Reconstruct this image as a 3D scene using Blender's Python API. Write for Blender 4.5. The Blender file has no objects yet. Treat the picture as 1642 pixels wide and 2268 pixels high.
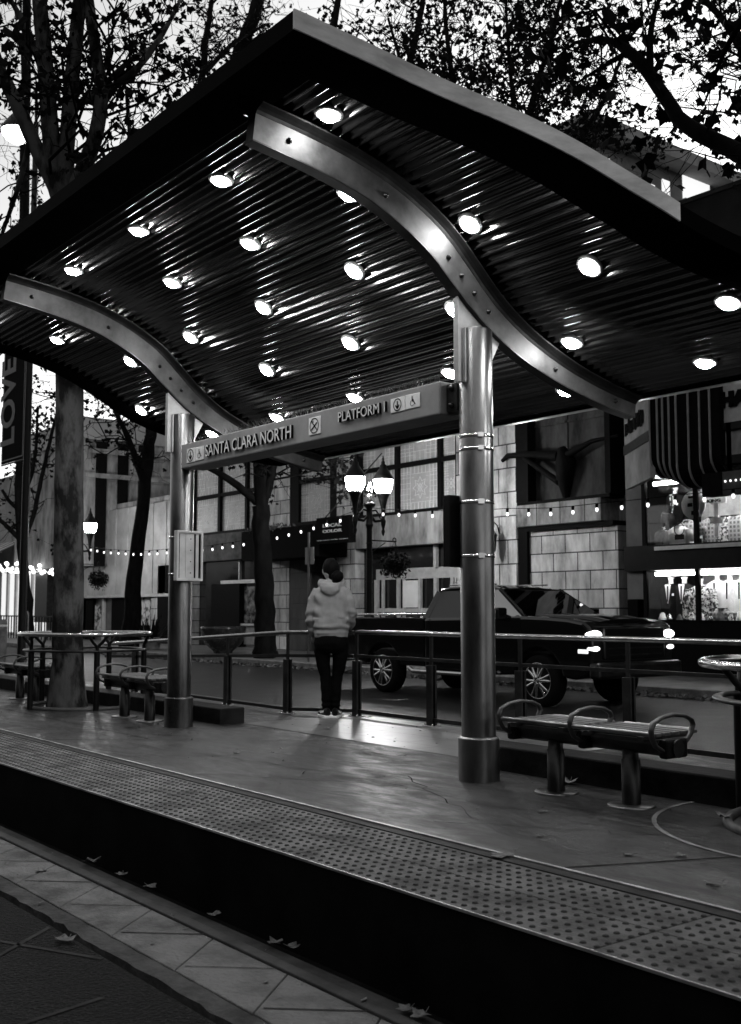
import bpy, bmesh, math, random
from mathutils import Vector, Matrix, Quaternion
S = bpy.context.scene
COL = S.collection
R = math.radians
PI = math.pi

# ---------------------------------------------------------------- camera, sky, sun, exposure
FPX, CX, CY, CAMH = 2415.0, 821.0, 1134.0, 1.15
PITCH = math.atan(216 / 2415.0)
YAW = R(37.958)
FH = Vector((-math.cos(YAW), math.sin(YAW), 0))
RIGHT = Vector((FH.y, -FH.x, 0))
FWD = FH * math.cos(PITCH) + Vector((0, 0, math.sin(PITCH)))
UP = RIGHT.cross(FWD)
CAM = Vector((0, 0, CAMH))
cd = bpy.data.cameras.new('camera')
cam = bpy.data.objects.new('camera', cd); COL.objects.link(cam)
cam.location = CAM
cam.rotation_euler = FWD.to_track_quat('-Z', 'Y').to_euler()
cd.sensor_fit = 'VERTICAL'; cd.sensor_height = 36; cd.lens = 36 * FPX / 2268
cd.clip_start = 0.05; cd.clip_end = 2000
cd.dof.use_dof = True; cd.dof.focus_distance = 8.2; cd.dof.aperture_fstop = 5.0
S.camera = cam

EXPO = 2.15
SUN_AZ = math.atan2(-0.45, 0.90)      # compass angle of the set sun, measured from +Y towards +X
SUN_EL = R(3.0)
w = bpy.data.worlds.new('World'); S.world = w; w.use_nodes = True
nt = w.node_tree; nt.nodes.clear()
out = nt.nodes.new('ShaderNodeOutputWorld'); bg = nt.nodes.new('ShaderNodeBackground')
sky = nt.nodes.new('ShaderNodeTexSky'); sky.sky_type = 'NISHITA'; sky.sun_disc = False
sky.sun_elevation = SUN_EL; sky.sun_rotation = SUN_AZ; sky.air_density = 1.0; sky.dust_density = 3.0; sky.ozone_density = 1.0
bw = nt.nodes.new('ShaderNodeRGBToBW')
tc = nt.nodes.new('ShaderNodeTexCoord'); nz = nt.nodes.new('ShaderNodeTexNoise')
nz.inputs['Scale'].default_value = 2.2; nz.inputs['Detail'].default_value = 4
mr = nt.nodes.new('ShaderNodeMapRange'); mr.inputs[1].default_value = .35; mr.inputs[2].default_value = .7
mr.inputs[3].default_value = .86; mr.inputs[4].default_value = 1.12
mu = nt.nodes.new('ShaderNodeMath'); mu.operation = 'MULTIPLY'
L = nt.links.new
L(sky.outputs[0], bw.inputs[0]); L(tc.outputs['Generated'], nz.inputs['Vector']); L(nz.outputs[0], mr.inputs[0])
L(bw.outputs[0], mu.inputs[0]); L(mr.outputs[0], mu.inputs[1]); L(mu.outputs[0], bg.inputs[0]); L(bg.outputs[0], out.inputs[0])
bg.inputs[1].default_value = 0.15

sd = bpy.data.lights.new('sun', 'SUN'); sd.energy = 0.02; sd.angle = R(12); sd.color = (1, 1, 1)
sun = bpy.data.objects.new('sun', sd); COL.objects.link(sun)
sdir = Vector((math.sin(SUN_AZ) * math.cos(SUN_EL), math.cos(SUN_AZ) * math.cos(SUN_EL), math.sin(SUN_EL)))
sun.rotation_euler = sdir.to_track_quat('Z', 'Y').to_euler(); sun.location = (0, 0, 60)

S.view_settings.view_transform = 'Standard'; S.view_settings.look = 'None'
S.view_settings.exposure = EXPO; S.view_settings.gamma = 1.0; S.view_settings.use_curve_mapping = False
S.cycles.use_denoising = True
S.cycles.max_bounces = 6; S.cycles.diffuse_bounces = 3; S.cycles.glossy_bounces = 3
S.cycles.transparent_max_bounces = 12; S.cycles.sample_clamp_indirect = 4
S.cycles.caustics_reflective = False; S.cycles.caustics_refractive = False

# ---------------------------------------------------------------- helpers
def ray(u, v): return FWD + RIGHT * ((u - CX) / FPX) - UP * ((v - CY) / FPX)
def aty(u, v, y): r = ray(u, v); return CAM + r * (y / r.y)
def atx(u, v, x): r = ray(u, v); return CAM + r * (x / r.x)
def atz(u, v, z): r = ray(u, v); return CAM + r * ((z - CAMH) / r.z)
def atd(u, v, d): return CAM + ray(u, v) * d

def G(v, a=1): return (v, v, v, a)
def mat(name, col, rough=.5, metal=0, var=.25, scale=6, bump=0, bscale=None, spec=None, stretch=None, coat=0, col2=None, lo=.35, hi=.65):
    m = bpy.data.materials.new(name); m.use_nodes = True
    n = m.node_tree.nodes; l = m.node_tree.links; b = n['Principled BSDF']
    b.inputs['Roughness'].default_value = rough; b.inputs['Metallic'].default_value = metal
    b.inputs['Specular IOR Level'].default_value = spec if spec is not None else (.35 if rough < .45 else .12 if rough < .6 else .03)
    if coat: b.inputs['Coat Weight'].default_value = coat; b.inputs['Coat Roughness'].default_value = .05
    b.inputs['Base Color'].default_value = G(col)
    if var or bump:
        t = n.new('ShaderNodeTexCoord'); mp = n.new('ShaderNodeMapping'); l.new(t.outputs['Object'], mp.inputs[0])
        if stretch: mp.inputs['Scale'].default_value = stretch
    if var:
        z = n.new('ShaderNodeTexNoise'); z.inputs['Scale'].default_value = scale; z.inputs['Detail'].default_value = 7; z.inputs['Roughness'].default_value = .62
        l.new(mp.outputs[0], z.inputs['Vector'])
        cr = n.new('ShaderNodeValToRGB'); cr.color_ramp.elements[0].position = lo; cr.color_ramp.elements[1].position = hi
        c2 = col2 if col2 is not None else col * (1 - var)
        cr.color_ramp.elements[0].color = G(c2); cr.color_ramp.elements[1].color = G(min(1, col * (1 + var) if col2 is None else col))
        l.new(z.outputs[0], cr.inputs[0]); l.new(cr.outputs[0], b.inputs['Base Color'])
        rr = n.new('ShaderNodeMapRange'); rr.inputs[3].default_value = max(0, rough - .1); rr.inputs[4].default_value = min(1, rough + .12)
        l.new(z.outputs[0], rr.inputs[0]); l.new(rr.outputs[0], b.inputs['Roughness'])
    if bump:
        z2 = n.new('ShaderNodeTexNoise'); z2.inputs['Scale'].default_value = bscale or scale * 4; z2.inputs['Detail'].default_value = 6
        l.new(mp.outputs[0], z2.inputs['Vector'])
        bp = n.new('ShaderNodeBump'); bp.inputs['Strength'].default_value = bump; bp.inputs['Distance'].default_value = .02
        l.new(z2.outputs[0], bp.inputs['Height']); l.new(bp.outputs[0], b.inputs['Normal'])
    return m
def emit(name, s, col=1.0):
    m = bpy.data.materials.new(name); m.use_nodes = True
    b = m.node_tree.nodes['Principled BSDF']; b.inputs['Base Color'].default_value = G(.3); b.inputs['Specular IOR Level'].default_value = .2
    b.inputs['Emission Color'].default_value = G(col); b.inputs['Emission Strength'].default_value = s / 2 ** EXPO
    return m
def glassmat(name, refl=.10, tint=.9, rough=.02, gl=.9):
    m = bpy.data.materials.new(name); m.use_nodes = True; n = m.node_tree.nodes; l = m.node_tree.links; n.clear()
    o = n.new('ShaderNodeOutputMaterial'); mx = n.new('ShaderNodeMixShader'); t = n.new('ShaderNodeBsdfTransparent'); g = n.new('ShaderNodeBsdfGlossy')
    f = n.new('ShaderNodeFresnel'); f.inputs[0].default_value = 1.5
    t.inputs[0].default_value = G(tint); g.inputs['Roughness'].default_value = rough; g.inputs[0].default_value = G(gl)
    ad = n.new('ShaderNodeMath'); ad.operation = 'ADD'; ad.inputs[1].default_value = refl - .04; l.new(f.outputs[0], ad.inputs[0])
    l.new(ad.outputs[0], mx.inputs[0]); l.new(t.outputs[0], mx.inputs[1]); l.new(g.outputs[0], mx.inputs[2]); l.new(mx.outputs[0], o.inputs[0])
    return m
def blockmat(name, col, mortar, bw_, bh, msize=.012, plane='xz', rough=.75, var=.35, offset=.5, bump=.5, stain=.5):
    m = bpy.data.materials.new(name); m.use_nodes = True; n = m.node_tree.nodes; l = m.node_tree.links; b = n['Principled BSDF']
    t = n.new('ShaderNodeTexCoord'); sp = n.new('ShaderNodeSeparateXYZ'); cb = n.new('ShaderNodeCombineXYZ'); l.new(t.outputs['Object'], sp.inputs[0])
    l.new(sp.outputs[plane[0].upper()], cb.inputs[0]); l.new(sp.outputs[plane[1].upper()], cb.inputs[1])
    k = n.new('ShaderNodeTexBrick'); l.new(cb.outputs[0], k.inputs['Vector'])
    k.inputs['Scale'].default_value = 1; k.inputs['Brick Width'].default_value = bw_; k.inputs['Row Height'].default_value = bh
    k.inputs['Mortar Size'].default_value = msize; k.inputs['Mortar Smooth'].default_value = .15; k.offset = offset
    k.inputs['Color1'].default_value = G(col * (1 - var * .5)); k.inputs['Color2'].default_value = G(col * (1 + var * .5)); k.inputs['Mortar'].default_value = G(mortar)
    z = n.new('ShaderNodeTexNoise'); z.inputs['Scale'].default_value = 1.6; z.inputs['Detail'].default_value = 8; z.inputs['Roughness'].default_value = .65
    mp = n.new('ShaderNodeMapping'); mp.inputs['Scale'].default_value = (1.6, 1.6, .6); l.new(t.outputs['Object'], mp.inputs[0]); l.new(mp.outputs[0], z.inputs['Vector'])
    cr = n.new('ShaderNodeMapRange'); cr.inputs[1].default_value = .35; cr.inputs[2].default_value = .62; cr.inputs[3].default_value = 1 - stain; cr.inputs[4].default_value = 1.1
    l.new(z.outputs[0], cr.inputs[0])
    mm = n.new('ShaderNodeMixRGB'); mm.blend_type = 'MULTIPLY'; mm.inputs[0].default_value = 1; l.new(k.outputs[0], mm.inputs[1]); l.new(cr.outputs[0], mm.inputs[2])
    l.new(mm.outputs[0], b.inputs['Base Color']); b.inputs['Roughness'].default_value = rough
    bp = n.new('ShaderNodeBump'); bp.inputs['Strength'].default_value = bump; bp.inputs['Distance'].default_value = .02; bp.invert = True
    l.new(k.outputs['Fac'], bp.inputs['Height']); l.new(bp.outputs[0], b.inputs['Normal'])
    return m

def frame_for(d):
    d = d.normalized(); a = Vector((0, 0, 1)) if abs(d.z) < .9 else Vector((1, 0, 0))
    x = d.cross(a).normalized(); return x, x.cross(d).normalized()
class MB:
    def __init__(s): s.v = []; s.f = []; s.mi = []; s.sm = []
    def add(s, vs, fs, mi=0, smooth=False):
        o = len(s.v); s.v += [Vector(p) for p in vs]
        for f in fs: s.f.append([i + o for i in f]); s.mi.append(mi); s.sm.append(smooth)
        return s
    def box(s, x0, x1, y0, y1, z0, z1, mi=0):
        x0, x1 = min(x0, x1), max(x0, x1); y0, y1 = min(y0, y1), max(y0, y1); z0, z1 = min(z0, z1), max(z0, z1)
        return s.add([(x0, y0, z0), (x1, y0, z0), (x1, y1, z0), (x0, y1, z0), (x0, y0, z1), (x1, y0, z1), (x1, y1, z1), (x0, y1, z1)],
                     [(0, 3, 2, 1), (4, 5, 6, 7), (0, 1, 5, 4), (1, 2, 6, 5), (2, 3, 7, 6), (3, 0, 4, 7)], mi)
    def obox(s, c, ax, ay, az, mi=0):
        c = Vector(c); ax, ay, az = Vector(ax), Vector(ay), Vector(az)
        vs = [c + ax * a + ay * b + az * d for d in (-1, 1) for a, b in ((-1, -1), (1, -1), (1, 1), (-1, 1))]
        return s.add(vs, [(0, 3, 2, 1), (4, 5, 6, 7), (0, 1, 5, 4), (1, 2, 6, 5), (2, 3, 7, 6), (3, 0, 4, 7)], mi)
    def bar(s, a, b, w_, h, mi=0, up=(0, 0, 1)):
        a, b = Vector(a), Vector(b); d = b - a; u = Vector(up); x = d.cross(u)
        if x.length < 1e-6: x = d.cross(Vector((1, 0, 0)))
        x.normalize(); y = x.cross(d).normalized()
        return s.obox((a + b) / 2, d / 2, x * (w_ / 2), y * (h / 2), mi)
    def rings(s, rs, mi=0, smooth=True, closed=False, caps=True):
        n = len(rs[0]); vs = [p for r in rs for p in r]; fs = []
        m = len(rs)
        for i in range(m if closed else m - 1):
            a, b = i * n, ((i + 1) % m) * n
            for j in range(n): fs.append((a + j, a + (j + 1) % n, b + (j + 1) % n, b + j))
        s.add(vs, fs, mi, smooth)
        if caps and not closed: s.add(rs[0], [tuple(range(n))[::-1]], mi); s.add(rs[-1], [tuple(range(n))], mi)
        return s
    def tube(s, pts, r, n=8, mi=0, smooth=True, closed=False, caps=True, flat=1.0):
        pts = [Vector(p) for p in pts]; m = len(pts); rr = r if isinstance(r, (list, tuple)) else [r] * m; rs = []; x = None
        for i, p in enumerate(pts):
            if closed: d = pts[(i + 1) % m] - pts[i - 1]
            else: d = pts[min(i + 1, m - 1)] - pts[max(i - 1, 0)]
            if d.length < 1e-9: d = Vector((0, 0, 1))
            d.normalize()
            if x is None: x, y = frame_for(d)
            else:
                x = x - d * x.dot(d)
                if x.length < 1e-6: x, y = frame_for(d)
                x.normalize()
            y = d.cross(x)
            rs.append([p + x * (rr[i] * math.cos(2 * PI * k / n)) + y * (rr[i] * flat * math.sin(2 * PI * k / n)) for k in range(n)])
        return s.rings(rs, mi, smooth, closed, caps)
    def lathe(s, prof, c=(0, 0, 0), n=20, mi=0, axis=(0, 0, 1), smooth=True, caps=True):
        c = Vector(c); d = Vector(axis).normalized(); x, y = frame_for(d) if abs(d.z) < .999 else (Vector((1, 0, 0)), Vector((0, 1, 0)))
        rs = [[c + d * h + x * (max(r, 1e-4) * math.cos(2 * PI * k / n)) + y * (max(r, 1e-4) * math.sin(2 * PI * k / n)) for k in range(n)] for r, h in prof]
        return s.rings(rs, mi, smooth, False, caps)
    def ring(s, c, Rr, r, n=32, m=8, mi=0, axis=(0, 0, 1), flat=1):
        c = Vector(c); d = Vector(axis).normalized(); x, y = frame_for(d) if abs(d.z) < .999 else (Vector((1, 0, 0)), Vector((0, 1, 0)))
        rs = []
        for i in range(n):
            a = 2 * PI * i / n; e = x * math.cos(a) + y * math.sin(a)
            rs.append([c + e * (Rr + r * math.cos(2 * PI * k / m)) + d * (r * flat * math.sin(2 * PI * k / m)) for k in range(m)])
        return s.rings(rs, mi, True, True)
    def prism(s, poly, f0, f1, mi=0):      # poly: 2-D outline, f0/f1 turn (a,b) into the two end faces
        n = len(poly); vs = [f0(*p) for p in poly] + [f1(*p) for p in poly]
        return s.add(vs, [tuple(range(n))[::-1], tuple(range(n, 2 * n))] + [(i, (i + 1) % n, n + (i + 1) % n, n + i) for i in range(n)], mi)
    def ball(s, c, r, mi=0, n=12, m=8, sc=(1, 1, 1)):
        c = Vector(c); rs = []
        for i in range(m + 1):
            a = PI * i / m; rs.append([c + Vector((r * sc[0] * max(math.sin(a), 1e-3) * math.cos(2 * PI * k / n), r * sc[1] * max(math.sin(a), 1e-3) * math.sin(2 * PI * k / n), -r * sc[2] * math.cos(a))) for k in range(n)])
        return s.rings(rs, mi, True)
    def xf(s, M):
        s.v = [M @ p for p in s.v]; return s
    def join(s, o, M=None, mi=None):
        k = len(s.v); s.v += [(M @ p if M else p.copy()) for p in o.v]
        s.f += [[i + k for i in f] for f in o.f]; s.mi += [mi if mi is not None else q for q in o.mi]; s.sm += o.sm; return s
    def mesh(s, name, mats):
        me = bpy.data.meshes.new(name); me.from_pydata([tuple(p) for p in s.v], [], s.f)
        mats = mats if isinstance(mats, (list, tuple)) else [mats]
        for q in mats: me.materials.append(q)
        me.polygons.foreach_set('material_index', s.mi); me.polygons.foreach_set('use_smooth', s.sm)
        bm = bmesh.new(); bm.from_mesh(me); bmesh.ops.recalc_face_normals(bm, faces=bm.faces); bm.to_mesh(me); bm.free()
        me.update(); return me
    def build(s, name, mats, parent=None, bev=0, seg=2):
        o0 = wloc(parent)
        if parent is not None: s.v = [p - o0 for p in s.v]
        ob = bpy.data.objects.new(name, s.mesh(name, mats)); COL.objects.link(ob)
        if parent is not None: ob.parent = parent
        if bev:
            b = ob.modifiers.new('bevel', 'BEVEL'); b.width = bev; b.segments = seg; b.limit_method = 'ANGLE'; b.angle_limit = R(35)
        return ob
def wloc(o):
    v = Vector((0, 0, 0))
    while o is not None: v += o.location; o = o.parent
    return v
def tag(o, label=None, cat=None, group=None, kind=None):
    if label: o['label'] = label
    if cat: o['category'] = cat
    if group: o['group'] = group
    if kind: o['kind'] = kind
    return o
def thing(name, label, cat, loc=(0, 0, 0), rz=0, group=None):
    o = bpy.data.objects.new(name, None); COL.objects.link(o); o.location = loc; o.rotation_euler = (0, 0, rz); o.empty_display_size = .2
    return tag(o, label, cat, group)
def copy_tree(o, parent=None):
    c = o.copy(); COL.objects.link(c); c.parent = parent
    for ch in list(o.children): copy_tree(ch, c)
    return c
def struct(o): o['kind'] = 'structure'; return o
def textmb(body, size, ext=.01, off=0.0, align='LEFT', space=1.0, sides=0):
    c = bpy.data.curves.new('lettering', 'FONT'); c.body = body; c.size = size; c.extrude = ext; c.offset = off; c.align_x = align; c.space_character = space
    c.resolution_u = 3
    o = bpy.data.objects.new('lettering', c); COL.objects.link(o)
    bpy.context.view_layer.update(); dg = bpy.context.evaluated_depsgraph_get()
    me = bpy.data.meshes.new_from_object(o.evaluated_get(dg)); mb = MB()
    mb.add([v.co.copy() for v in me.vertices], [tuple(p.vertices) for p in me.polygons]); mb.mi = [0 if abs(p.normal.z) > .7 else sides for p in me.polygons]
    bpy.data.objects.remove(o); bpy.data.curves.remove(c); bpy.data.meshes.remove(me)
    return mb
def fit(mb, w_, h):                      # scale lettering (x right, y up) so its outline is w_ by h, lower left at 0,0
    xs = [p.x for p in mb.v]; ys = [p.y for p in mb.v]
    M = Matrix.Diagonal((w_ / (max(xs) - min(xs)), h / (max(ys) - min(ys)), 1, 1)) @ Matrix.Translation((-min(xs), -min(ys), 0))
    return mb.xf(M)
def wallM(p, xdir=(1, 0, 0), up=(0, 0, 1)):  # text plane: x along xdir, y along up, normal = x cross y
    x = Vector(xdir).normalized(); y = Vector(up).normalized(); z = x.cross(y)
    M = Matrix((x, y, z)).transposed().to_4x4(); M.translation = Vector(p); return M
def lerp(tab, t):
    if t <= tab[0][0]: return tab[0][1] + (t - tab[0][0]) * (tab[1][1] - tab[0][1]) / (tab[1][0] - tab[0][0])
    for (a, b), (c, d) in zip(tab, tab[1:]):
        if t <= c: return b + (d - b) * (t - a) / (c - a)
    (a, b), (c, d) = tab[-2], tab[-1]; return d + (t - c) * (d - b) / (c - a)
def smooth_tab(tab, t):                 # cubic hermite through the table
    n = len(tab)
    if t <= tab[0][0] or t >= tab[-1][0]: return lerp(tab, t)
    for i in range(n - 1):
        if tab[i][0] <= t <= tab[i + 1][0]: break
    def sl(k):
        k0, k1 = max(k - 1, 0), min(k + 1, n - 1); return (tab[k1][1] - tab[k0][1]) / (tab[k1][0] - tab[k0][0])
    h = tab[i + 1][0] - tab[i][0]; q = (t - tab[i][0]) / h
    return ((1 + 2 * q) * (1 - q) ** 2 * tab[i][1] + q * (1 - q) ** 2 * h * sl(i) + q * q * (3 - 2 * q) * tab[i + 1][1] + q * q * (q - 1) * h * sl(i + 1))

# ---------------------------------------------------------------- materials
M_PLAT = mat('platform concrete', .042, .42, var=.3, scale=1.9, bump=.22, bscale=70, col2=.020, lo=.3, hi=.68)
def platmat():
    m = mat('platform concrete', .05, .42, var=0); n = m.node_tree.nodes; l = m.node_tree.links; b = n['Principled BSDF']
    t = n.new('ShaderNodeTexCoord')
    def nz(scale, st, lo, hi, a, c, rough=.65):
        mp = n.new('ShaderNodeMapping'); mp.inputs['Scale'].default_value = st; mp.inputs['Rotation'].default_value = (0, 0, .5); l.new(t.outputs['Object'], mp.inputs[0])
        z = n.new('ShaderNodeTexNoise'); z.inputs['Scale'].default_value = scale; z.inputs['Detail'].default_value = 9; z.inputs['Roughness'].default_value = rough; z.inputs['Distortion'].default_value = .6
        l.new(mp.outputs[0], z.inputs['Vector']); r = n.new('ShaderNodeMapRange'); r.inputs[1].default_value = lo; r.inputs[2].default_value = hi; r.inputs[3].default_value = a; r.inputs[4].default_value = c
        l.new(z.outputs[0], r.inputs[0]); return r
    a = nz(.9, (1, 1, 1), .36, .64, .010, .042); c = nz(5, (.5, 2.2, 1), .32, .66, .45, 1.35, .7); e = nz(60, (1, 1, 1), .35, .65, .7, 1.3)
    m1 = n.new('ShaderNodeMath'); m1.operation = 'MULTIPLY'; l.new(a.outputs[0], m1.inputs[0]); l.new(c.outputs[0], m1.inputs[1])
    m2 = n.new('ShaderNodeMath'); m2.operation = 'MULTIPLY'; l.new(m1.outputs[0], m2.inputs[0]); l.new(e.outputs[0], m2.inputs[1]); l.new(m2.outputs[0], b.inputs['Base Color'])
    r = nz(4, (.6, 1.6, 1), .35, .65, .30, .62); l.new(r.outputs[0], b.inputs['Roughness'])
    h = nz(34, (.6, 1.5, 1), 0, 1, 0, 1, .7); bp = n.new('ShaderNodeBump'); bp.inputs['Strength'].default_value = .45; bp.inputs['Distance'].default_value = .012; l.new(h.outputs[0], bp.inputs['Height']); l.new(bp.outputs[0], b.inputs['Normal'])
    return m
M_PLAT = platmat()
M_TILE = blockmat('paving slabs', .15, .05, .82, .41, .008, 'xy', rough=.32, var=.2, bump=.25, stain=.35)
M_TACT = mat('tactile strip', .20, .75, var=.35, scale=4.0, bump=.5, bscale=60, col2=.07, lo=.34, hi=.60)
M_DOME = mat('worn dome', .065, .7, var=.3, scale=20)
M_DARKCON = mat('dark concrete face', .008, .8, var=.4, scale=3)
M_TRACKPAV = mat('track slab', .20, .75, var=.3, scale=3.2, bump=.6, bscale=45, col2=.09, lo=.36, hi=.58)
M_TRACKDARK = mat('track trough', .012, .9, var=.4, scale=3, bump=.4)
M_ASPH = mat('asphalt', .09, .6, var=.6, scale=120, bump=1.0, bscale=60, spec=.05, col2=.004, lo=.56, hi=.74)
M_ROAD = mat('street asphalt', .018, .5, var=.35, scale=2.5, bump=.35, bscale=50)
M_WALK = blockmat('far pavement', .12, .06, 1.2, 1.2, .012, 'xy', rough=.5, var=.2, stain=.4)
M_KERB = mat('kerb stone', .22, .7, var=.35, scale=5, bump=.4)
M_BLACK = mat('black paint', .008, .4, var=.2, scale=8, spec=.15)
M_BLACKM = mat('matt black', .005, .8, var=.2, scale=8)
M_STEEL = mat('brushed steel', .22, .30, 1, var=.55, scale=4, stretch=(1, 1, .25))
M_STEELD = mat('dark steel', .05, .38, .9, var=.3, scale=6)
M_CHROME = mat('polished steel', .75, .12, 1, var=.1, scale=8)
M_BEAM = mat('beam metal', .09, .55, .6, var=.4, scale=4, bump=.06, bscale=20)
M_CEIL = mat('ribbed deck', .10, .17, 1, var=.35, scale=3.5, stretch=(.3, 2, 2))
M_CASE = mat('case paint', .55, .5, var=.15, scale=6)
M_GUS = mat('gusset metal', .42, .45, .4, var=.2, scale=5)
M_SIGN = mat('sign paint', .30, .55, var=.14, scale=4, bump=.05)
M_LETTER = [mat('sign letter face', .75, .5, var=.08, scale=10), mat('sign letter shaded return', .008, .8, var=.1)]  # letter sides painted near-black to stand in for their shadows
M_WHITE = mat('white panel', .85, .5, var=.08, scale=6)
M_WHITEP = mat('paper', .8, .8, var=.06, scale=3)
M_LENS = emit('lamp lens', 175)
M_TRIM = mat('lamp trim', .6, .5, .2, var=.1)
M_BARK = mat('sycamore bark', .10, .9, var=.1, scale=4.2, bump=.7, bscale=18, col2=.018, lo=.44, hi=.57, stretch=(1, 1, .45))
M_BARKD = mat('dark bark', .009, .9, var=.5, scale=6, bump=.6, bscale=20, stretch=(1, 1, .4))
M_LEAF = mat('sycamore leaf', .009, .7, var=.4, scale=3)
M_DEADLEAF = mat('dead leaf', .16, .7, var=.5, scale=25, bump=.3)

# ================================================================ ground, platform, tracks, street
def sheet(name, x0, x1, y0, y1, z, m): return struct(MB().add([(x0, y0, z), (x1, y0, z), (x1, y1, z), (x0, y1, z)], [(0, 1, 2, 3)]).build(name, m))
sheet('ground', -400, 400, -400, 400, -.62, M_DARKCON)
b = MB().box(-34, 3, 3.72, 7.35, -.6, 0); struct(b.build('platform', M_PLAT, bev=.006))
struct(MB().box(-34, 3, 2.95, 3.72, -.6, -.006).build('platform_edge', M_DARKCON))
# paved crossing, laid as a sheet on the platform
struct(MB().add([(-9.62, 5.87, .004), (-6.02, 5.87, .004), (-6.02, 7.34, .004), (-9.62, 7.34, .004)], [(0, 1, 2, 3)]).build('paving_slabs', M_TILE))
# control joints of the platform
b = MB()
for p, q in (((-9.55, 3.73), (-7.75, 5.86)), ((-3.42, 3.73), (-2.6, 5.6)), ((-15, 3.73), (-14.4, 7.3))):
    b.add([(p[0], p[1], .003), (p[0] + .014, p[1], .003), (q[0] + .014, q[1], .003), (q[0], q[1], .003)], [(0, 1, 2, 3)])
b.add([(-20, 4.55, .003), (-9.0, 4.5, .003), (-9.0, 4.508, .003), (-20, 4.558, .003)], [(0, 1, 2, 3)])
struct(b.build('platform_joints', M_BLACKM))
rnd = random.Random(19); b = MB()
for x0, y0, x1, y1 in ((-6.9, 3.8, -5.2, 4.9), (-8.8, 4.2, -6.4, 4.6), (-4.6, 4.0, -3.5, 4.7), (-7.3, 5.1, -6.6, 5.8), (-5.9, 4.9, -4.4, 4.2), (-10.5, 4.0, -8.9, 4.9), (-8.1, 3.75, -7.6, 4.5)):
    pp = [Vector((x0 + (x1 - x0) * i / 14 + rnd.gauss(0, .025), y0 + (y1 - y0) * i / 14 + rnd.gauss(0, .025), .0032)) for i in range(15)]
    for p, q in zip(pp, pp[1:]):
        d = (q - p).normalized(); s_ = Vector((-d.y, d.x, 0)) * rnd.uniform(.0015, .0045); b.add([p - s_, p + s_, q + s_, q - s_], [(0, 1, 2, 3)])
struct(b.build('platform_cracks', mat('crack', .012, .9, var=.8, scale=30)))
# tactile strip: two panels deep, truncated domes worn dark
b = MB(); x = -30.0
while x < 3:
    for y0, y1 in ((2.945, 3.288), (3.294, 3.628)): b.box(x + .003, x + 1.826, y0, y1, -.006, 0)
    x += 1.83
struct(b.build('tactile_strip', M_TACT, bev=.002, seg=1))
b = MB(); rnd = random.Random(5)
xx = -17.5
while xx < -1.2:
    for k in range(11):
        y = 2.975 + .0605 * k + (.006 if k > 5 else 0)
        jx, jy = rnd.uniform(-.002, .002), rnd.uniform(-.002, .002)
        n = 8; r0, r1, h = .0135, .009, .006
        vs = [(xx + jx + r0 * math.cos(2 * PI * i / n), y + jy + r0 * math.sin(2 * PI * i / n), 0.0002) for i in range(n)] + \
             [(xx + jx + r1 * math.cos(2 * PI * i / n), y + jy + r1 * math.sin(2 * PI * i / n), h) for i in range(n)]
        b.add(vs, [tuple(range(n, 2 * n))] + [(i, (i + 1) % n, n + (i + 1) % n, n + i) for i in range(n)])
    xx += .0605
struct(b.build('tactile_domes', M_DOME))
b = MB()
b.box(-34, 3, 3.634, 3.70, -.01, .004); struct(b.build('edge_band', mat('edge band', .06, .6, var=.3, scale=6)))
struct(MB().box(-34, 3, 3.702, 3.722, -.01, .012).build('edge_trim', mat('worn steel trim', .42, .45, .8, var=.35, scale=5)))
struct(MB().box(-34, 3, 2.938, 2.95, -.012, -.001).build('nosing_trim', mat('nosing', .45, .4, .8, var=.4, scale=4)))
# track side: pavers, grooves and the street asphalt nearest the camera
ZT = -.36
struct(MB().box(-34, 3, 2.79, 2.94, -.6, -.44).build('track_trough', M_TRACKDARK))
struct(MB().box(-34, 3, 2.70, 2.785, -.6, ZT - .012).build('track_lip', mat('track lip', .06, .7, var=.35, scale=5, bump=.3), bev=.006))
struct(MB().box(-34, 3, 2.632, 2.698, -.6, ZT).build('rail_flange', mat('track slab edge', .08, .7, var=.3, scale=4, bump=.3), bev=.006))
M_PAVER = blockmat('track pavers', .19, .06, .55, .40, .010, 'xy', rough=.7, var=.15, offset=.5, stain=.5)
b = MB(); rnd = random.Random(8); x = -34.0
while x < 3:
    wd = .62; o = -.29                                # slanted slabs
    b.prism([(x + .004, 2.263), (x + wd - .004, 2.263), (x + wd - .004 + o, 2.612), (x + .004 + o, 2.612)], lambda p, q: Vector((p, q, -.6)), lambda p, q: Vector((p, q, ZT)))
    x += wd
struct(b.build('track_slabs', M_TRACKPAV, bev=.005))
b = MB(); x = -34.0
while x < 3:
    p_, q_ = Vector((x + .25, 2.61, ZT + .003)), Vector((x - .015, 2.32, ZT + .003)); d = (q_ - p_).normalized(); s_ = Vector((-d.y, d.x, 0)) * rnd.uniform(.003, .006)
    b.add([p_ - s_, p_ + s_, q_ + s_, q_ - s_], [(0, 1, 2, 3)]); x += .62
struct(b.build('slab_joints', mat('dirty joint', .04, .9, var=.5, scale=20)))
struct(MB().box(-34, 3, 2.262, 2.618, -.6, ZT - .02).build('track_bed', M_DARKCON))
b = MB(); x = -34.0
rs = []
while x < 3:
    yy = 2.165 + rnd.uniform(-.010, .010)
    rs.append([(x, 2.258 + rnd.uniform(-.004, .004), ZT - .004), (x, yy, ZT - .010 + rnd.uniform(-.006, .004)), (x, yy - .01, -.6), (x, 2.258, -.6)]); x += .09
b.rings([[Vector(p) for p in r] for r in rs], smooth=False); struct(b.build('slab_edge', mat('broken slab edge', .08, .75, var=.35, scale=6, bump=.7)))
struct(MB().box(-34, 3, 2.12, 2.158, -.6, -.42).build('rail_groove', M_BLACKM))
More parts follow.
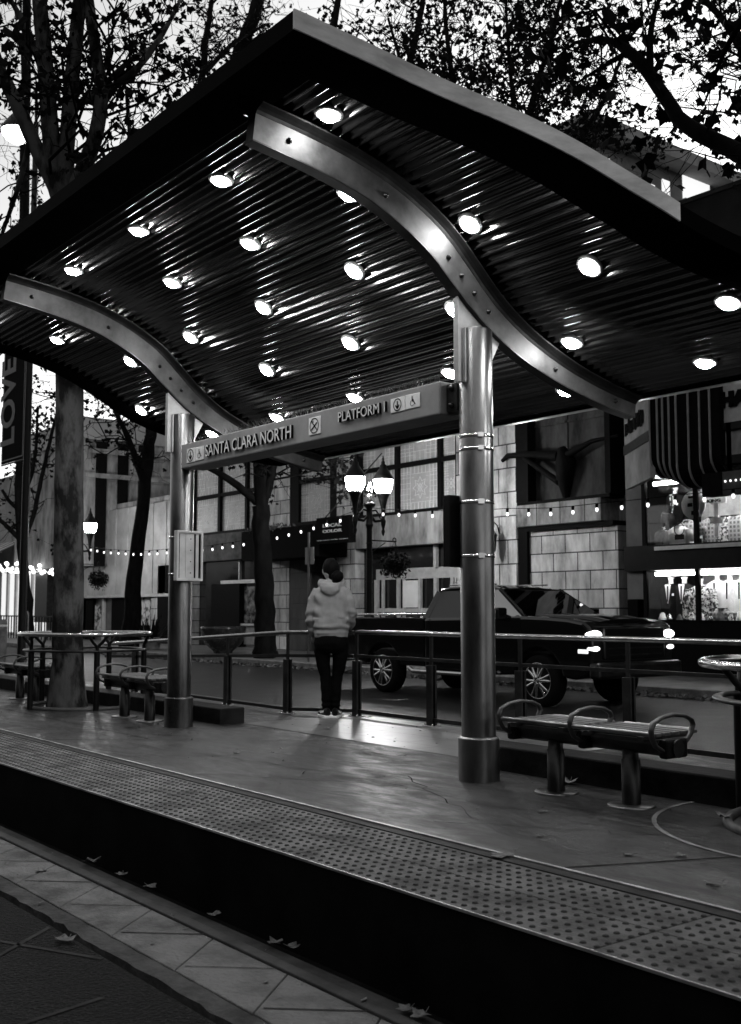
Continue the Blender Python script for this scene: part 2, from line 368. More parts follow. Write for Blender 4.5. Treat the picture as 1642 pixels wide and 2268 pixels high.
struct(MB().box(-34, 3, -14, 2.118, -.6, ZT - .012).build('near_road', M_ASPH))
b = MB()
for p, q in (((-5.2, 2.1), (-4.75, 1.55)), ((-4.6, 2.1), (-6.2, 1.3)), ((-4.15, 1.9), (-4.0, 1.2))):
    p, q = Vector((*p, ZT - .009)), Vector((*q, ZT - .009)); d = (q - p).normalized(); s_ = Vector((-d.y, d.x, 0)) * .012
    b.add([p - s_, p + s_, q + s_, q - s_], [(0, 1, 2, 3)])
struct(b.build('road_cracks', mat('filled crack', .05, .8, var=.4)))
# street behind the platform
ZR, ZW = -.32, -.17
struct(MB().box(-160, 60, 7.352, 15.45, -.6, ZR).build('street', M_ROAD))
struct(MB().box(-160, 60, 15.45, 15.62, -.6, ZW).build('far_kerb', M_KERB, bev=.012))
struct(MB().box(-160, 60, 15.62, 60, -.6, ZW - .004).build('far_pavement', M_WALK))
b = MB()
for k in range(7):
    x0 = -4.35 + k * .62
    b.add([(x0, 7.6, ZR + .004), (x0 + .16, 7.6, ZR + .004), (x0 - .5, 9.2, ZR + .004), (x0 - .66, 9.2, ZR + .004)], [(0, 1, 2, 3)])
struct(b.build('road_markings', mat('road paint', .6, .6, var=.3, scale=12)))
b = MB()
for x0, x1 in ((-9.66, -24), (2.5, -5.98)): b.box(x1, x0, 5.62, 5.91, -.02, .155 if x0 < 0 else .172)
for i, (x0, x1, lab) in enumerate(((-24, -9.66, 'low black kerb wall ending beside the left canopy post'), (-5.98, 2.5, 'long low kerb wall behind the right bench'))):
    tag(MB().box(x0, x1, 5.62, 5.91, -.02, .158 if i == 0 else .172).build('kerb_wall', mat('kerb wall', .018, .6, var=.4, scale=4, bump=.3), bev=.012), lab, 'kerb', 'low kerb walls at the back of the platform')

# ================================================================ canopy
PROF = [(2.85, 4.24), (3.1, 4.237), (3.4, 4.205), (3.75, 4.165), (4.10, 4.105), (4.40, 4.024), (4.70, 3.90), (4.95, 3.752), (5.17, 3.56), (5.38, 3.372), (5.63, 3.21), (5.93, 3.076), (6.25, 2.970), (6.6, 2.887), (6.95, 2.832), (7.3, 2.80)]
def zc(y): return smooth_tab(PROF, y)
def nrm(y):                           # unit normal of the ceiling pointing down, in y,z
    d = (zc(y + .01) - zc(y - .01)) / .02; l = math.hypot(1, d); return (d / l, -1 / l)
XRI = [(3.0, -5.02), (3.4, -4.99), (4.0, -4.93), (4.4, -4.80), (4.95, -4.50), (5.27, -4.22), (5.6, -3.96), (5.9, -3.74), (6.4, -3.5), (7.0, -3.28)]
def xr(y): return smooth_tab(XRI, y)
def xl(y): return xr(y) - 7.05
YF, YB = 3.10, 6.98                   # outer front and back edges
PX = (-5.48, -9.76); PY = 5.21        # the two posts
can = thing('platform_canopy', 'curved metal platform canopy with ribbed lit ceiling on two posts', 'canopy', (-7.62, PY, 0))
# ribbed deck: trapezoid ribs running along the platform
ys = [3.43]; step = .002
while ys[-1] < 6.93: ys.append(ys[-1] + step / math.hypot(1, (zc(ys[-1] + .01) - zc(ys[-1] - .01)) / .02))
PITCHR = .0745; pts = []
prof1 = [(.0745 * i / 10, .030 * (.5 - .5 * math.cos(2 * PI * i / 10)) ** .8) for i in range(10)]
total = step * (len(ys) - 1); k = 0
while k * PITCHR < total - PITCHR:
    for s_, dpt in prof1:
        y = ys[int((k * PITCHR + s_) / step)]; ny, nz_ = nrm(y); pts.append((y - ny * dpt, zc(y) - nz_ * dpt, y))
    k += 1
b = MB()
for (y0, z0, a0), (y1, z1, a1) in zip(pts, pts[1:]):
    b.add([(xl(a0) - .03, y0, z0), (xr(a0) + .03, y0, z0), (xr(a1) + .03, y1, z1), (xl(a1) - .03, y1, z1)], [(0, 1, 2, 3)], 0, True)
wel = {}
for i, p in enumerate(b.v): wel.setdefault((round(p.x, 5), round(p.y, 5), round(p.z, 5)), len(wel))
keys = list(wel); b.f = [[wel[(round(b.v[i].x, 5), round(b.v[i].y, 5), round(b.v[i].z, 5))] for i in f] for f in b.f]; b.v = [Vector(k_) for k_ in keys]
b.build('ribbed_ceiling', M_CEIL, can)
# flat soffit border and fascia
M_SOFF = mat('soffit paint', .003, .85, var=.2, scale=4, spec=.0); M_FASD = mat('dark fascia', .004, .7, var=.25, scale=3, spec=.03)
ysp = [YF + (YB - YF) * i / 60 for i in range(61)]
b = MB()
def strip(f0, f1, dz=-.004):
    for y0, y1 in zip(ysp, ysp[1:]):
        b.add([(f0(y0), y0, zc(y0) + dz), (f1(y0), y0, zc(y0) + dz), (f1(y1), y1, zc(y1) + dz), (f0(y1), y1, zc(y1) + dz)], [(0, 1, 2, 3)], 0, True)
strip(xr, lambda y: xr(y) + .37); strip(lambda y: xl(y) - .35, xl)
yq = [YF + (3.44 - YF) * i / 6 for i in range(7)]
for y0, y1 in zip(yq, yq[1:]): b.add([(xl(y0), y0, zc(y0) - .004), (xr(y0), y0, zc(y0) - .004), (xr(y1), y1, zc(y1) - .004), (xl(y1), y1, zc(y1) - .004)], [(0, 1, 2, 3)], 0, True)
b.add([(xl(6.9), 6.90, zc(6.90) - .004), (xr(6.9), 6.90, zc(6.90) - .004), (xr(YB), YB, zc(YB) - .004), (xl(YB), YB, zc(YB) - .004)], [(0, 1, 2, 3)])
b.build('soffit', M_SOFF, can)
HF = .105
b = MB()
for y0, y1 in zip(ysp, ysp[1:]):
    b.add([(xl(y0) - .35, y0, zc(y0) + HF), (xr(y0) + .37, y0, zc(y0) + HF), (xr(y1) + .37, y1, zc(y1) + HF), (xl(y1) - .35, y1, zc(y1) + HF)], [(0, 1, 2, 3)], 0, True)
b.build('roof_top', M_FASD, can)
b = MB().add([(xl(YF) - .35, YF, zc(YF) - .004), (xr(YF) + .37, YF, zc(YF) - .004), (xr(YF) + .37, YF, zc(YF) + HF), (xl(YF) - .35, YF, zc(YF) + HF)], [(0, 1, 2, 3)])
b.build('front_fascia', M_FASD, can)
b = MB().add([(xl(YB) - .35, YB, zc(YB) - .004), (xr(YB) + .37, YB, zc(YB) - .004), (xr(YB) + .37, YB, zc(YB) + HF), (xl(YB) - .35, YB, zc(YB) + HF)], [(0, 1, 2, 3)])
b.add([(xl(YB), YB + .02, zc(YB) - .02), (xr(YB), YB + .02, zc(YB) - .02), (xr(YB), YB + .02, zc(YB) + .01), (xl(YB), YB + .02, zc(YB) + .01)], [(0, 1, 2, 3)])
b.build('back_fascia', mat('gutter metal', .4, .35, .9, var=.2), can)
def endf(f, y0_, y1_, off, h0, h1):
    q = MB(); n = 40; yy = [y0_ + (y1_ - y0_) * i / n for i in range(n + 1)]
    q.rings([[Vector((f(y), y, zc(y) + h0)), Vector((f(y) + off, y, zc(y) + h0)), Vector((f(y) + off, y, zc(y) + h1)), Vector((f(y), y, zc(y) + h1))] for y in yy], smooth=False); return q
fr = lambda y: xr(y) + .37; fl = lambda y: xl(y) - .35
q = endf(fr, YF - .003, 5.30, .012, -.002, HF + .004)
for i in range(len(q.f)): q.sm[i] = False
q.build('end_fascia', mat('galvanised fascia', .50, .42, .85, var=.3, scale=4, stretch=(1, .6, 2)), can)
endf(fr, 5.301, YB, .008, -.002, HF).build('end_fascia', M_FASD, can)
endf(fl, YF, YB, -.01, -.002, HF).build('end_fascia', M_FASD, can)
# curved beams
def beamdep(y): return lerp([(3.3, .235), (4.4, .255), (5.1, .27), (5.6, .225), (6.3, .185), (6.95, .165)], y)
def offp(y, d): ny, nz_ = nrm(y); return (y + ny * d, zc(y) + nz_ * d)
beams = []
for X in PX:
    ya, yb = 3.37, 6.92; n = 48; yy = [ya + (yb - ya) * i / n for i in range(n + 1)]
    def sect(y, spec):
        return [Vector((X + dx, *offp(y, dd if dd >= 0 else beamdep(y) + dd + 1)))for dx, dd in spec]
    b = MB()
    rs = []
    for y in yy:
        D = beamdep(y)
        rs.append([Vector((X + dx, *offp(y, dd))) for dx, dd in ((-.042, .062), (-.042, D), (.042, D), (.042, .062))])
    b.rings(rs, smooth=False)
    # rounded shoulder running into the wide top flange, its shade put into darker metal
    rs = []
    for y in yy:
        o = []
        for dx, dd in ((.11, .012), (.11, .022), (.075, .034), (.056, .048), (.045, .066), (-.045, .066), (-.056, .048), (-.075, .034), (-.11, .022), (-.11, .012)):
            o.append(Vector((X + dx, *offp(y, dd))))
        rs.append(o)
    b.rings(rs, mi=1, smooth=False)
    rs = []
    for y in yy:
        D = beamdep(y); rs.append([Vector((X + dx, *offp(y, dd))) for dx, dd in ((-.046, D), (-.046, D + .009), (.046, D + .009), (.046, D))])
    b.rings(rs, mi=1, smooth=False)
    # sloped end cut
    for i, p in enumerate(b.v):
        if p.y < 3.5: pass
    bo = b.build('curved_beam', [M_BEAM, M_STEELD], can); beams.append(bo)
    for yb_ in (3.62, 4.42, 5.03, 5.15, 5.27, 5.39, 6.02, 6.68):
        p = Vector((X + .043, *offp(yb_, beamdep(yb_) * .62)))
        MB().lathe([(.019, 0), (.019, .008), (.012, .010), (.012, .020), (.004, .024)], p, 8, axis=(1, 0, 0)).build('bolt', M_STEELD, bo)
# posts: cut-out tube, gusset, fin bars, base sleeve
ZP = 3.105
for i, X in enumerate(PX):
    q = MB(); n = 36; rr = .118
    q.lathe([(rr, 0), (rr, ZP - .008), (rr - .004, ZP), (rr - .012, ZP), (rr - .012, ZP - .25)], (X, PY, 0), n, caps=False)
    po = q.build('post', M_STEEL, can)
    q = MB().lathe([(.141, 0), (.141, .275), (.141, .283), (.133, .290), (.119, .294)], (X, PY, 0.0), 36, caps=False); q.build('base_sleeve', M_STEEL, po)
    zb = zc(4.97)
    def zbot(yt):                      # underside of the curved beam at a given y
        q_ = yt
        for _ in range(60): q_ += (yt - offp(q_, beamdep(q_) + .010)[0]) * .5
        return offp(q_, beamdep(q_) + .010)[1]
    z0 = zbot(5.035); y1, z1 = 5.435, zbot(5.435)
    g = [(5.035, z0), (5.035, 2.72), (5.33, 2.72), (5.335, 2.86), (y1, z1)]
    m_ = [(y, zbot(y)) for y in (5.36, 5.28, 5.2, 5.12)]
    g += m_
    MB().prism(g, lambda a, c: Vector((X - .011, a, c)), lambda a, c: Vector((X + .011, a, c))).build('gusset_plate', M_GUS, po)
    q = MB().box(X - .024, X + .024, 5.024, 5.035, 2.715, z0 - .01)
    q.box(X + .022, X + .040, 5.072, 5.086, 2.715, 3.10); q.box(X - .040, X - .022, 5.072, 5.086, 2.715, 3.10)
    q.build('fin_plate', M_GUS, po, bev=.003)
    if i == 0:
        for zz in (2.335, 2.245):
            s_ = MB().lathe([(.1185, 0), (.1215, 0), (.1215, .022), (.1185, .022)], (X, PY, zz), 36, caps=False)
            d = Vector((.86, -.5, 0)); s_.obox(Vector((X, PY, zz + .012)) + d * .128, d * .009, Vector((-d.y, d.x, 0)) * .02, Vector((0, 0, .015)))
            s_.build('strap', M_CHROME, po)
# downlights
LIGHTS = []
for y, x0, ks, st in ((3.75, -5.22, range(6), 1.3), (4.40, -5.886, range(5), 1.3), (4.95, -5.25, range(5), 1.3), (5.38, -4.58, range(6), 1.295), (5.92, -3.92, range(6), 1.3), (6.55, -4.54, range(6), 1.3)):
    for k in ks: LIGHTS.append((x0 - st * k, y))
lp = None
for x, y in LIGHTS:
    ny, nz_ = nrm(y)
    if lp is None:
        q = MB().lathe([(.030, -.02), (.084, -.02), (.090, .000), (.088, .005), (.068, .010), (.060, .008)], (0, 0, 0), 24, caps=False)
        lp = q.build('downlight', M_TRIM, None); lp.parent = can
        lens = MB().lathe([(.0605, .007), (.059, .018), (.048, .029), (.024, .035), (.001, .036)], (0, 0, 0), 20, caps=False).build('lens', M_LENS, None); lens.parent = lp
        d = lp
    else:
        d = lp.copy(); COL.objects.link(d); d.parent = can
        e = lens.copy(); COL.objects.link(e); e.parent = d
    d.location = Vector((x, y, zc(y))) - can.location
    d.rotation_euler = Vector((0, ny, nz_)).to_track_quat('Z', 'Y').to_euler()

# ================================================================ station sign between the posts
YS = 5.08
sg = thing('station_sign', 'long grey station sign reading SANTA CLARA NORTH hung between the canopy posts', 'sign', (-7.62, PY, 2.5))
zt, zb_ = 2.768, 2.528
MB().box(-9.545, -5.715, YS, YS + .26, zb_, zt).build('sign_box', M_SIGN, sg, bev=.012)
for x0, x1 in ((-9.65, -9.55), (-5.71, -5.60)):
    q = MB().box(x0, x1, YS + .06, YS + .20, zb_ + .02, zt - .02); br = q.build('end_bracket', M_STEELD, sg, bev=.004)
    for zz in (zb_ + .06, zt - .055):
        MB().ball(((x0 + x1) / 2, YS + .055, zz), .024, n=10, m=6).build('bolt', M_STEELD, br)
q = MB(); rnd = random.Random(3); x = -9.5          # bird spikes along the top edge
while x < -5.75:
    h = rnd.uniform(.03, .075); dx, dy = rnd.uniform(-.03, .03), rnd.uniform(-.02, .03)
    q.bar((x, YS + .03 + rnd.uniform(0, .08), zt - .002), (x + dx, YS + .04 + dy, zt + h), .0022, .0022); x += .014
q.build('bird_spikes', M_STEELD, sg)
def onsign(u, v): p = aty(u, v, YS); return p
def signtext(t, p0, p1, capu):
    a, c = onsign(*p0), onsign(*p1); hgt = (onsign(*capu) - a).z
    mb = fit(textmb(t, .1, .012, .0008, space=1.0, sides=1), c.x - a.x, hgt); return mb.xf(wallM((a.x, YS - .016, a.z)))
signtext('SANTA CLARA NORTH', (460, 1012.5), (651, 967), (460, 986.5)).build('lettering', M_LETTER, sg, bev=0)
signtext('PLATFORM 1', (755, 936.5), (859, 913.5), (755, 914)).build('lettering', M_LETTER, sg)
def tile(u0, v0, u1, v1):
    a, c = onsign(u0, v0), onsign(u1, v1)
    t = MB().box(a.x, c.x, YS - .008, YS, a.z, c.z).build('pictogram_panel', M_WHITE, sg, bev=.004); return (a.x + c.x) / 2, (a.z + c.z) / 2, (c.x - a.x), (c.z - a.z), t
yy_ = YS - .0105
def disc_ring(q, cx, cz, r0, r1, sx=1, n=28):
    for i in range(n):
        a0, a1 = 2 * PI * i / n, 2 * PI * (i + 1) / n
        q.add([(cx + r * math.cos(a), yy_, cz + r * math.sin(a)) for r, a in ((r0, a0), (r1, a0), (r1, a1), (r0, a1))], [(0, 1, 2, 3)])
def line(q, p, c, w_): q.bar((p[0], yy_, p[1]), (c[0], yy_, c[1]), w_, .002, up=(0, 1, 0)) if False else q.obox(((p[0] + c[0]) / 2, yy_, (p[1] + c[1]) / 2), Vector((c[0] - p[0], 0, c[1] - p[1])) / 2, Vector((-(c[1] - p[1]), 0, c[0] - p[0])).normalized() * w_ / 2, (0, .001, 0))
def arrow(t):
    cx, cz, w_, h, o = t; q = MB(); r = .44 * min(w_, h); disc_ring(q, cx, cz, r * .84, r)
    line(q, (cx, cz + r * .6), (cx, cz - r * .5), r * .2); line(q, (cx, cz - r * .62), (cx - r * .45, cz - r * .05), r * .2); line(q, (cx, cz - r * .62), (cx + r * .45, cz - r * .05), r * .2)
    q.build('arrow_symbol', M_BLACKM, o)
def chair(t):
    cx, cz, w_, h, o = t; q = MB(); s_ = .42 * min(w_, h * .9); disc_ring(q, cx - .02 * s_, cz + .72 * s_, 0, s_ * .15, n=12)
    line(q, (cx - .05 * s_, cz + .6 * s_), (cx, cz), s_ * .16); line(q, (cx, cz), (cx + .42 * s_, cz - .03 * s_), s_ * .15); line(q, (cx + .42 * s_, cz), (cx + .68 * s_, cz - .62 * s_), s_ * .15); line(q, (cx + .66 * s_, cz - .6 * s_), (cx + .86 * s_, cz - .5 * s_), s_ * .13)
    line(q, (cx - .02 * s_, cz + .28 * s_), (cx + .4 * s_, cz + .24 * s_), s_ * .11)
    n = 18
    for i in range(n):
        a0, a1 = R(110 + 215 * i / n), R(110 + 215 * (i + 1) / n)
        q.add([(cx - .03 * s_ + r * math.cos(a), yy_, cz - .38 * s_ + r * math.sin(a)) for r, a in ((s_ * .44, a0), (s_ * .56, a0), (s_ * .56, a1), (s_ * .44, a1))], [(0, 1, 2, 3)])
    q.build('wheelchair_symbol', M_BLACKM, o)
arrow(tile(415, 1026.5, 433.3, 991)); chair(tile(434.3, 1021.5, 452.5, 987.5))
t = tile(685.5, 965.5, 711.5, 920.5); q = MB(); cx, cz, w_, h, o = t; r = .44 * min(w_, h); disc_ring(q, cx, cz, r * .86, r)
line(q, (cx - .6 * r, cz + .62 * r), (cx + .62 * r, cz - .6 * r), r * .14); line(q, (cx - .6 * r, cz - .5 * r), (cx + .6 * r, cz + .35 * r), r * .2); line(q, (cx - .35 * r, cz + .35 * r), (cx - .5 * r, cz + .65 * r), r * .08); line(q, (cx - .2 * r, cz + .4 * r), (cx - .3 * r, cz + .7 * r), r * .08)
q.build('no_smoking_symbol', M_BLACKM, o)
arrow(tile(867, 916, 898.5, 877)); chair(tile(899.5, 908, 932, 868.5))

# ================================================================ notice cases strapped to the posts
def case(X, z0, z1, label, front):
    t = thing('notice_case', label, 'notice case', (X, PY, z0), 0, 'notice cases strapped to the canopy posts')
    hw, dp = .145, .055
    s_ = 1 if front else -1; x0 = X + s_ * .122
    body = MB().box(x0, x0 + s_ * dp, PY - hw, PY + hw, z0, z1).build('case_body', M_CASE if front else M_BLACK, t, bev=.006)
    fx = x0 + s_ * dp; f = .022
    q = MB()
    for a in ((PY - hw, PY + hw, z0, z0 + f), (PY - hw, PY + hw, z1 - f, z1), (PY - hw, PY - hw + f, z0 + f, z1 - f), (PY + hw - f, PY + hw, z0 + f, z1 - f)):
        q.box(fx, fx + s_ * .014, *a)
    q.build('frame', M_CASE if front else M_BLACK, t, bev=.003)
    if front:
        p = MB().box(fx + .001, fx + .004, PY - .045, PY + .045, z0 + .03, z1 - .03).build('back_strip', M_CASE, t)
        for k in range(4): MB().lathe([(.006, 0), (.006, .003), (.001, .004)], (fx + .004, PY + .01, z0 + .08 + k * (z1 - z0 - .16) / 3), 8, axis=(1, 0, 0)).build('screw', M_BLACK, p)
        q = MB().box(fx + .001, fx + .003, PY - hw + f, PY - hw + f + .012, z0 + .03, z1 - .03); q.box(fx + .001, fx + .003, PY + hw - f - .022, PY + hw - f - .004, z0 + .03, z1 - .03); q.box(fx + .001, fx + .003, PY + .05, PY + .066, z0 + .03, z1 - .03)
        q.build('slot', M_BLACKM, t)
    for zz in ((z0 + .06, z1 - .07)):
        d = Vector((.86, -.5, 0))
        q = MB().lathe([(.1185, 0), (.1225, 0), (.1225, .022), (.1185, .022)], (X, PY, zz), 36, caps=False)
        if not front: q.obox(Vector((X, PY, zz + .012)) + d * .129, d * .009, Vector((-d.y, d.x, 0)) * .022, Vector((0, 0, .017)))
        q.build('strap', M_CHROME, t)
    return t
case(PX[1], 1.43, 1.925, 'framed empty grey notice case facing the viewer on the left post', True)
case(PX[0], 1.445, 1.945, 'dark notice case seen edge on behind the right post', False)

# ================================================================ benches
M_SLAT = mat('bench slats', .16, .5, .3, var=.25, scale=6, stretch=(.2, 3, 3))
M_HOOP = mat('bench casting', .09, .38, .6, var=.25, scale=6)
def bench(label, loc):
    t = thing('platform_bench', label, 'bench', (0, 0, 0), 0, 'slatted platform benches with hoop armrests')
    for sx in (-.30, .30):
        for i in range(5):
            y = -.105 + i * .083
            MB().box(sx - .283, sx + .283, y - .0265, y + .0265, .432, .452).build('slat', M_SLAT, t, bev=.004)
        q = MB().tube([(sx - .29, -.185, .452), (sx + .29, -.185, .452)], .015, 10); q.build('front_rail', M_STEEL, t)
        MB().tube([(sx - .27, .285, .440), (sx + .24, .285, .440)], .015, 10).build('back_rail', M_STEEL, t)
        q = MB()
        for dx in (-.2, .2): q.bar((sx + dx, -.17, .42), (sx + dx, .27, .42), .04, .022)
        q.bar((sx - .28, -.1, .405), (sx + .28, -.1, .405), .03, .02)
        q.build('seat_bearer', M_HOOP, t)
    MB().tube([(-.64, .0, .365), (.64, .0, .365)], .052, 14).build('support_beam', M_STEELD, t)
    for sx in (-.60, 0, .60):
        pts = [(-.06, .33), (-.22, .395), (-.262, .45), (-.272, .50), (-.245, .545), (-.15, .578), (0, .592), (.15, .578), (.24, .548), (.262, .515), (.225, .455), (.12, .385), (.03, .335)]
        fine = []
        for (a, c), (d, e) in zip(pts, pts[1:]):
            fine += [(a + (d - a) * k / 3, c + (e - c) * k / 3) for k in range(3)]
        fine.append(pts[-1])
        MB().tube([(sx, y, z) for y, z in ((a * .72, .33 + (c - .33) * .85) for a, c in fine)], .019, 10, flat=.62).build('armrest_hoop', M_HOOP, t)
        MB().box(sx - .03, sx + .03, -.10, .10, .31, .42).build('bracket', M_BLACK, t, bev=.015)
    for sx in (-.295, .295):
        l = MB().lathe([(.056, .01), (.056, .27), (.047, .275), (.047, .33)], (sx, 0, 0), 20).build('leg', M_STEELD, t)
        MB().lathe([(.14, 0), (.14, .008), (.135, .012), (.056, .013)], (sx, 0, 0), 28).build('base_plate', M_STEEL, l)
    t.location = loc; return t
b0 = bench('slatted bench with three hoop armrests right of the right canopy post', (-4.505, 5.23, 0))
b1 = copy_tree(b0); b1.location = (-10.70, 5.22, 0); b1['label'] = 'slatted bench with hoop armrests directly left of the left canopy post'
b2 = copy_tree(b0); b2.location = (-13.75, 5.2, 0); b2['label'] = 'farthest slatted bench, cut by the left edge beyond the mottled tree trunk'

# ================================================================ ring guards round the platform trees
M_RINGC = mat('polished ring', .6, .14, 1, var=.25, scale=30)
def guard(label, c, rot, RR=.767):
    t = thing('tree_guard', label, 'tree guard', (c[0], c[1], 0), 0, 'ring guards round the platform trees')
    d = Vector((c[0], c[1], 0)).normalized(); rt = Vector((d.y, -d.x, 0)); C0 = Vector((c[0], c[1], 0))
    MB().ring(C0 + Vector((0, 0, .862)), RR, .024, 72, 10).build('top_ring', M_RINGC, t)
    MB().ring(C0 + Vector((0, 0, .672)), RR - .075, .030, 64, 10, flat=.5).build('middle_ring', M_STEELD, t)
    MB().ring(C0 + Vector((0, 0, .010)), RR - .11, .028, 72, 10, flat=1.0).build('base_ring', mat('base ring', .09, .5, .4, var=.3), t)
    for k in range(5):
        a = R(rot + 72 * k); e = rt * math.sin(a) - d * math.cos(a); tg = Vector((-e.y, e.x, 0)); p = C0 + e * (RR - .075)
        po = MB().tube([p, p + Vector((0, 0, .66))], .034, 12).build('leg', M_BLACK, t)
        q = MB(); f = p + Vector((0, 0, .67)); q.tube([f, f + Vector((0, 0, .06))], .022, 8)
        for s_ in (-1, 1):
            q.tube([f + Vector((0, 0, .05)), f + tg * (.05 * s_) + e * .02 + Vector((0, 0, .10)), f + tg * (.11 * s_) + e * .06 + Vector((0, 0, .185))], .018, 8)
        q.build('forked_bracket', M_BLACK, po)
    return t
gl = aty(190, 1412, 5.42); GL = (gl.x, 5.42)
guard('ring guard with polished top rail round the mottled tree at left', GL, -61)
GRC = (-3.02, 5.60)
guard('ring guard with chrome top rail cut by the right edge of the photo', GRC, -46)
# inlaid ring in the paving beside the right guard
q = MB(); C0 = Vector((GRC[0], GRC[1], .004)); n = 60
for i in range(n):
    a0, a1 = 2 * PI * i / n, 2 * PI * (i + 1) / n
    q.add([(C0.x + r * math.cos(a), C0.y + r * math.sin(a), .004) for r, a in ((1.03, a0), (1.055, a0), (1.055, a1), (1.03, a1))], [(0, 1, 2, 3)])
struct(q.build('paving_inlay', mat('inlay', .28, .5, .5, var=.5, scale=5)))

# ================================================================ handrails at the back of the platform
M_RAIL = mat('rail tube', .40, .22, 1, var=.25, scale=14)
def railpost(t, p, top, wide, lab=True):
    p = Vector(p); q = MB()
    q.box(p.x - .019, p.x + .019, p.y - .011, p.y + .011, .0, top - .02); q.box(p.x - wide / 2, p.x + wide / 2, p.y + .012, p.y + .034, .0, .60)
    q.box(p.x - wide / 2, p.x + wide / 2, p.y - .034, p.y - .012, .0, .60)
    po = q.build('post', M_STEELD, t, bev=.003)
    f = MB().box(p.x - .075, p.x + .075, p.y - .06, p.y + .06, .004, .016)
    for sx in (-.055, .055): f.lathe([(.010, .016), (.010, .028), (.003, .03)], (p.x + sx, p.y - .04, 0), 8)
    f.build('base_flange', M_CHROME, po, bev=.004)
YR = 7.17
t = thing('handrail', 'steel handrail running right from beside the hooded person past the right post', 'handrail', (-6, YR, 0), 0, 'handrails along the back of the platform')
MB().tube([(-9.43, YR, .895), (-9.40, YR, .907), (2.5, YR, .907)], .024, 12).build('top_rail', M_RAIL, t)
MB().box(-9.43, 2.5, YR - .009, YR + .009, .635, .668).build('middle_rail', M_STEELD, t, bev=.003)
MB().box(-9.43, 2.5, YR - .012, YR + .012, .045, .085).build('bottom_rail', M_STEELD, t, bev=.003)
for k in range(10): railpost(t, (-9.43 + 1.218 * k, YR, 0), .907, .085)
t = thing('handrail', 'steel handrail sloping down to the left behind the left canopy post', 'handrail', (-12, 6.8, 0), 0, 'handrails along the back of the platform')
def zl(x): return .897 + .052 * (x + 10.2) if x < -10.2 else .897 + (x + 10.2) * .01
PL0, PL1 = Vector((-9.47, YR - .01, 0)), Vector((-10.2, 6.78, 0))
MB().tube([PL0 + Vector((0, 0, .90)), PL1 + Vector((0, 0, .897)), (-12.5, 6.79, zl(-12.5)), (-15.0, 6.8, zl(-15.0))], .024, 12).build('top_rail', M_RAIL, t)
q = MB()
for h in (.65, .065):
    q = MB().bar(PL0 + Vector((0, 0, h)), PL1 + Vector((0, 0, h - .01)), .018, .034); q.bar(PL1 + Vector((0, 0, h - .01)), Vector((-15.0, 6.8, h - (.18 if h > .3 else .0))), .018, .034)
    q.build('middle_rail' if h > .3 else 'bottom_rail', M_STEELD, t)
for x in (-10.2, -11.5, -12.75, -14.0): railpost(t, (x, 6.79, 0), zl(x), .085)

# ================================================================ fallen leaves
def leaf2d(s=1.0, rnd=random):
    o = []; k = 5
    tips = [(-150, .55), (-75, .8), (0, 1.0), (75, .8), (150, .55)]
    out = [(0, -.12)]
    for i, (a, r) in enumerate(tips):
        a += 90 - 0
        aa = R(90 + tips[i][0] * .8 + rnd.uniform(-6, 6)); rr = r * rnd.uniform(.85, 1.1)
        if i: am = R(90 + (tips[i][0] + tips[i - 1][0]) * .4); out.append((math.cos(am) * .56, math.sin(am) * .56))
        out.append((rr * math.cos(aa), rr * math.sin(aa)))
    return [(-x * s, y * s) for x, y in out]
def fallen(u, v, z, size, curl, label, seed):
    rnd = random.Random(seed); p = atz(u, v, z); q = MB(); a = rnd.uniform(0, 6.28)
    pol = leaf2d(size, rnd); c = (0, size * .3)
    def pt(x, y):
        r = math.hypot(x - c[0], y - c[1]) / size; h = .006 + .55 * curl * size * min(r * r, .9) * (1 + .6 * math.sin(3 * math.atan2(y, x) + seed))
        return Vector((p.x + x * math.cos(a) - y * math.sin(a), p.y + x * math.sin(a) + y * math.cos(a), z + h))
    vs = [pt(*c)]; 
    for (x, y) in pol: vs.append(pt(x, y))
    n = len(pol); q.add(vs, [(0, 1 + i, 1 + (i + 1) % n) for i in range(n)])
    q.tube([pt(0, 0), pt(size * .05, -size * .25), pt(size * .12, -size * .45)], .0018, 4)
    o = q.build('fallen_leaf', M_DEADLEAF); m = o.modifiers.new('thickness', 'SOLIDIFY'); m.thickness = .0015
    tag(o, label, 'leaf', 'fallen leaves'); return o
Z1, Z2, ZQ = .002, ZT - .008, ZT - .002
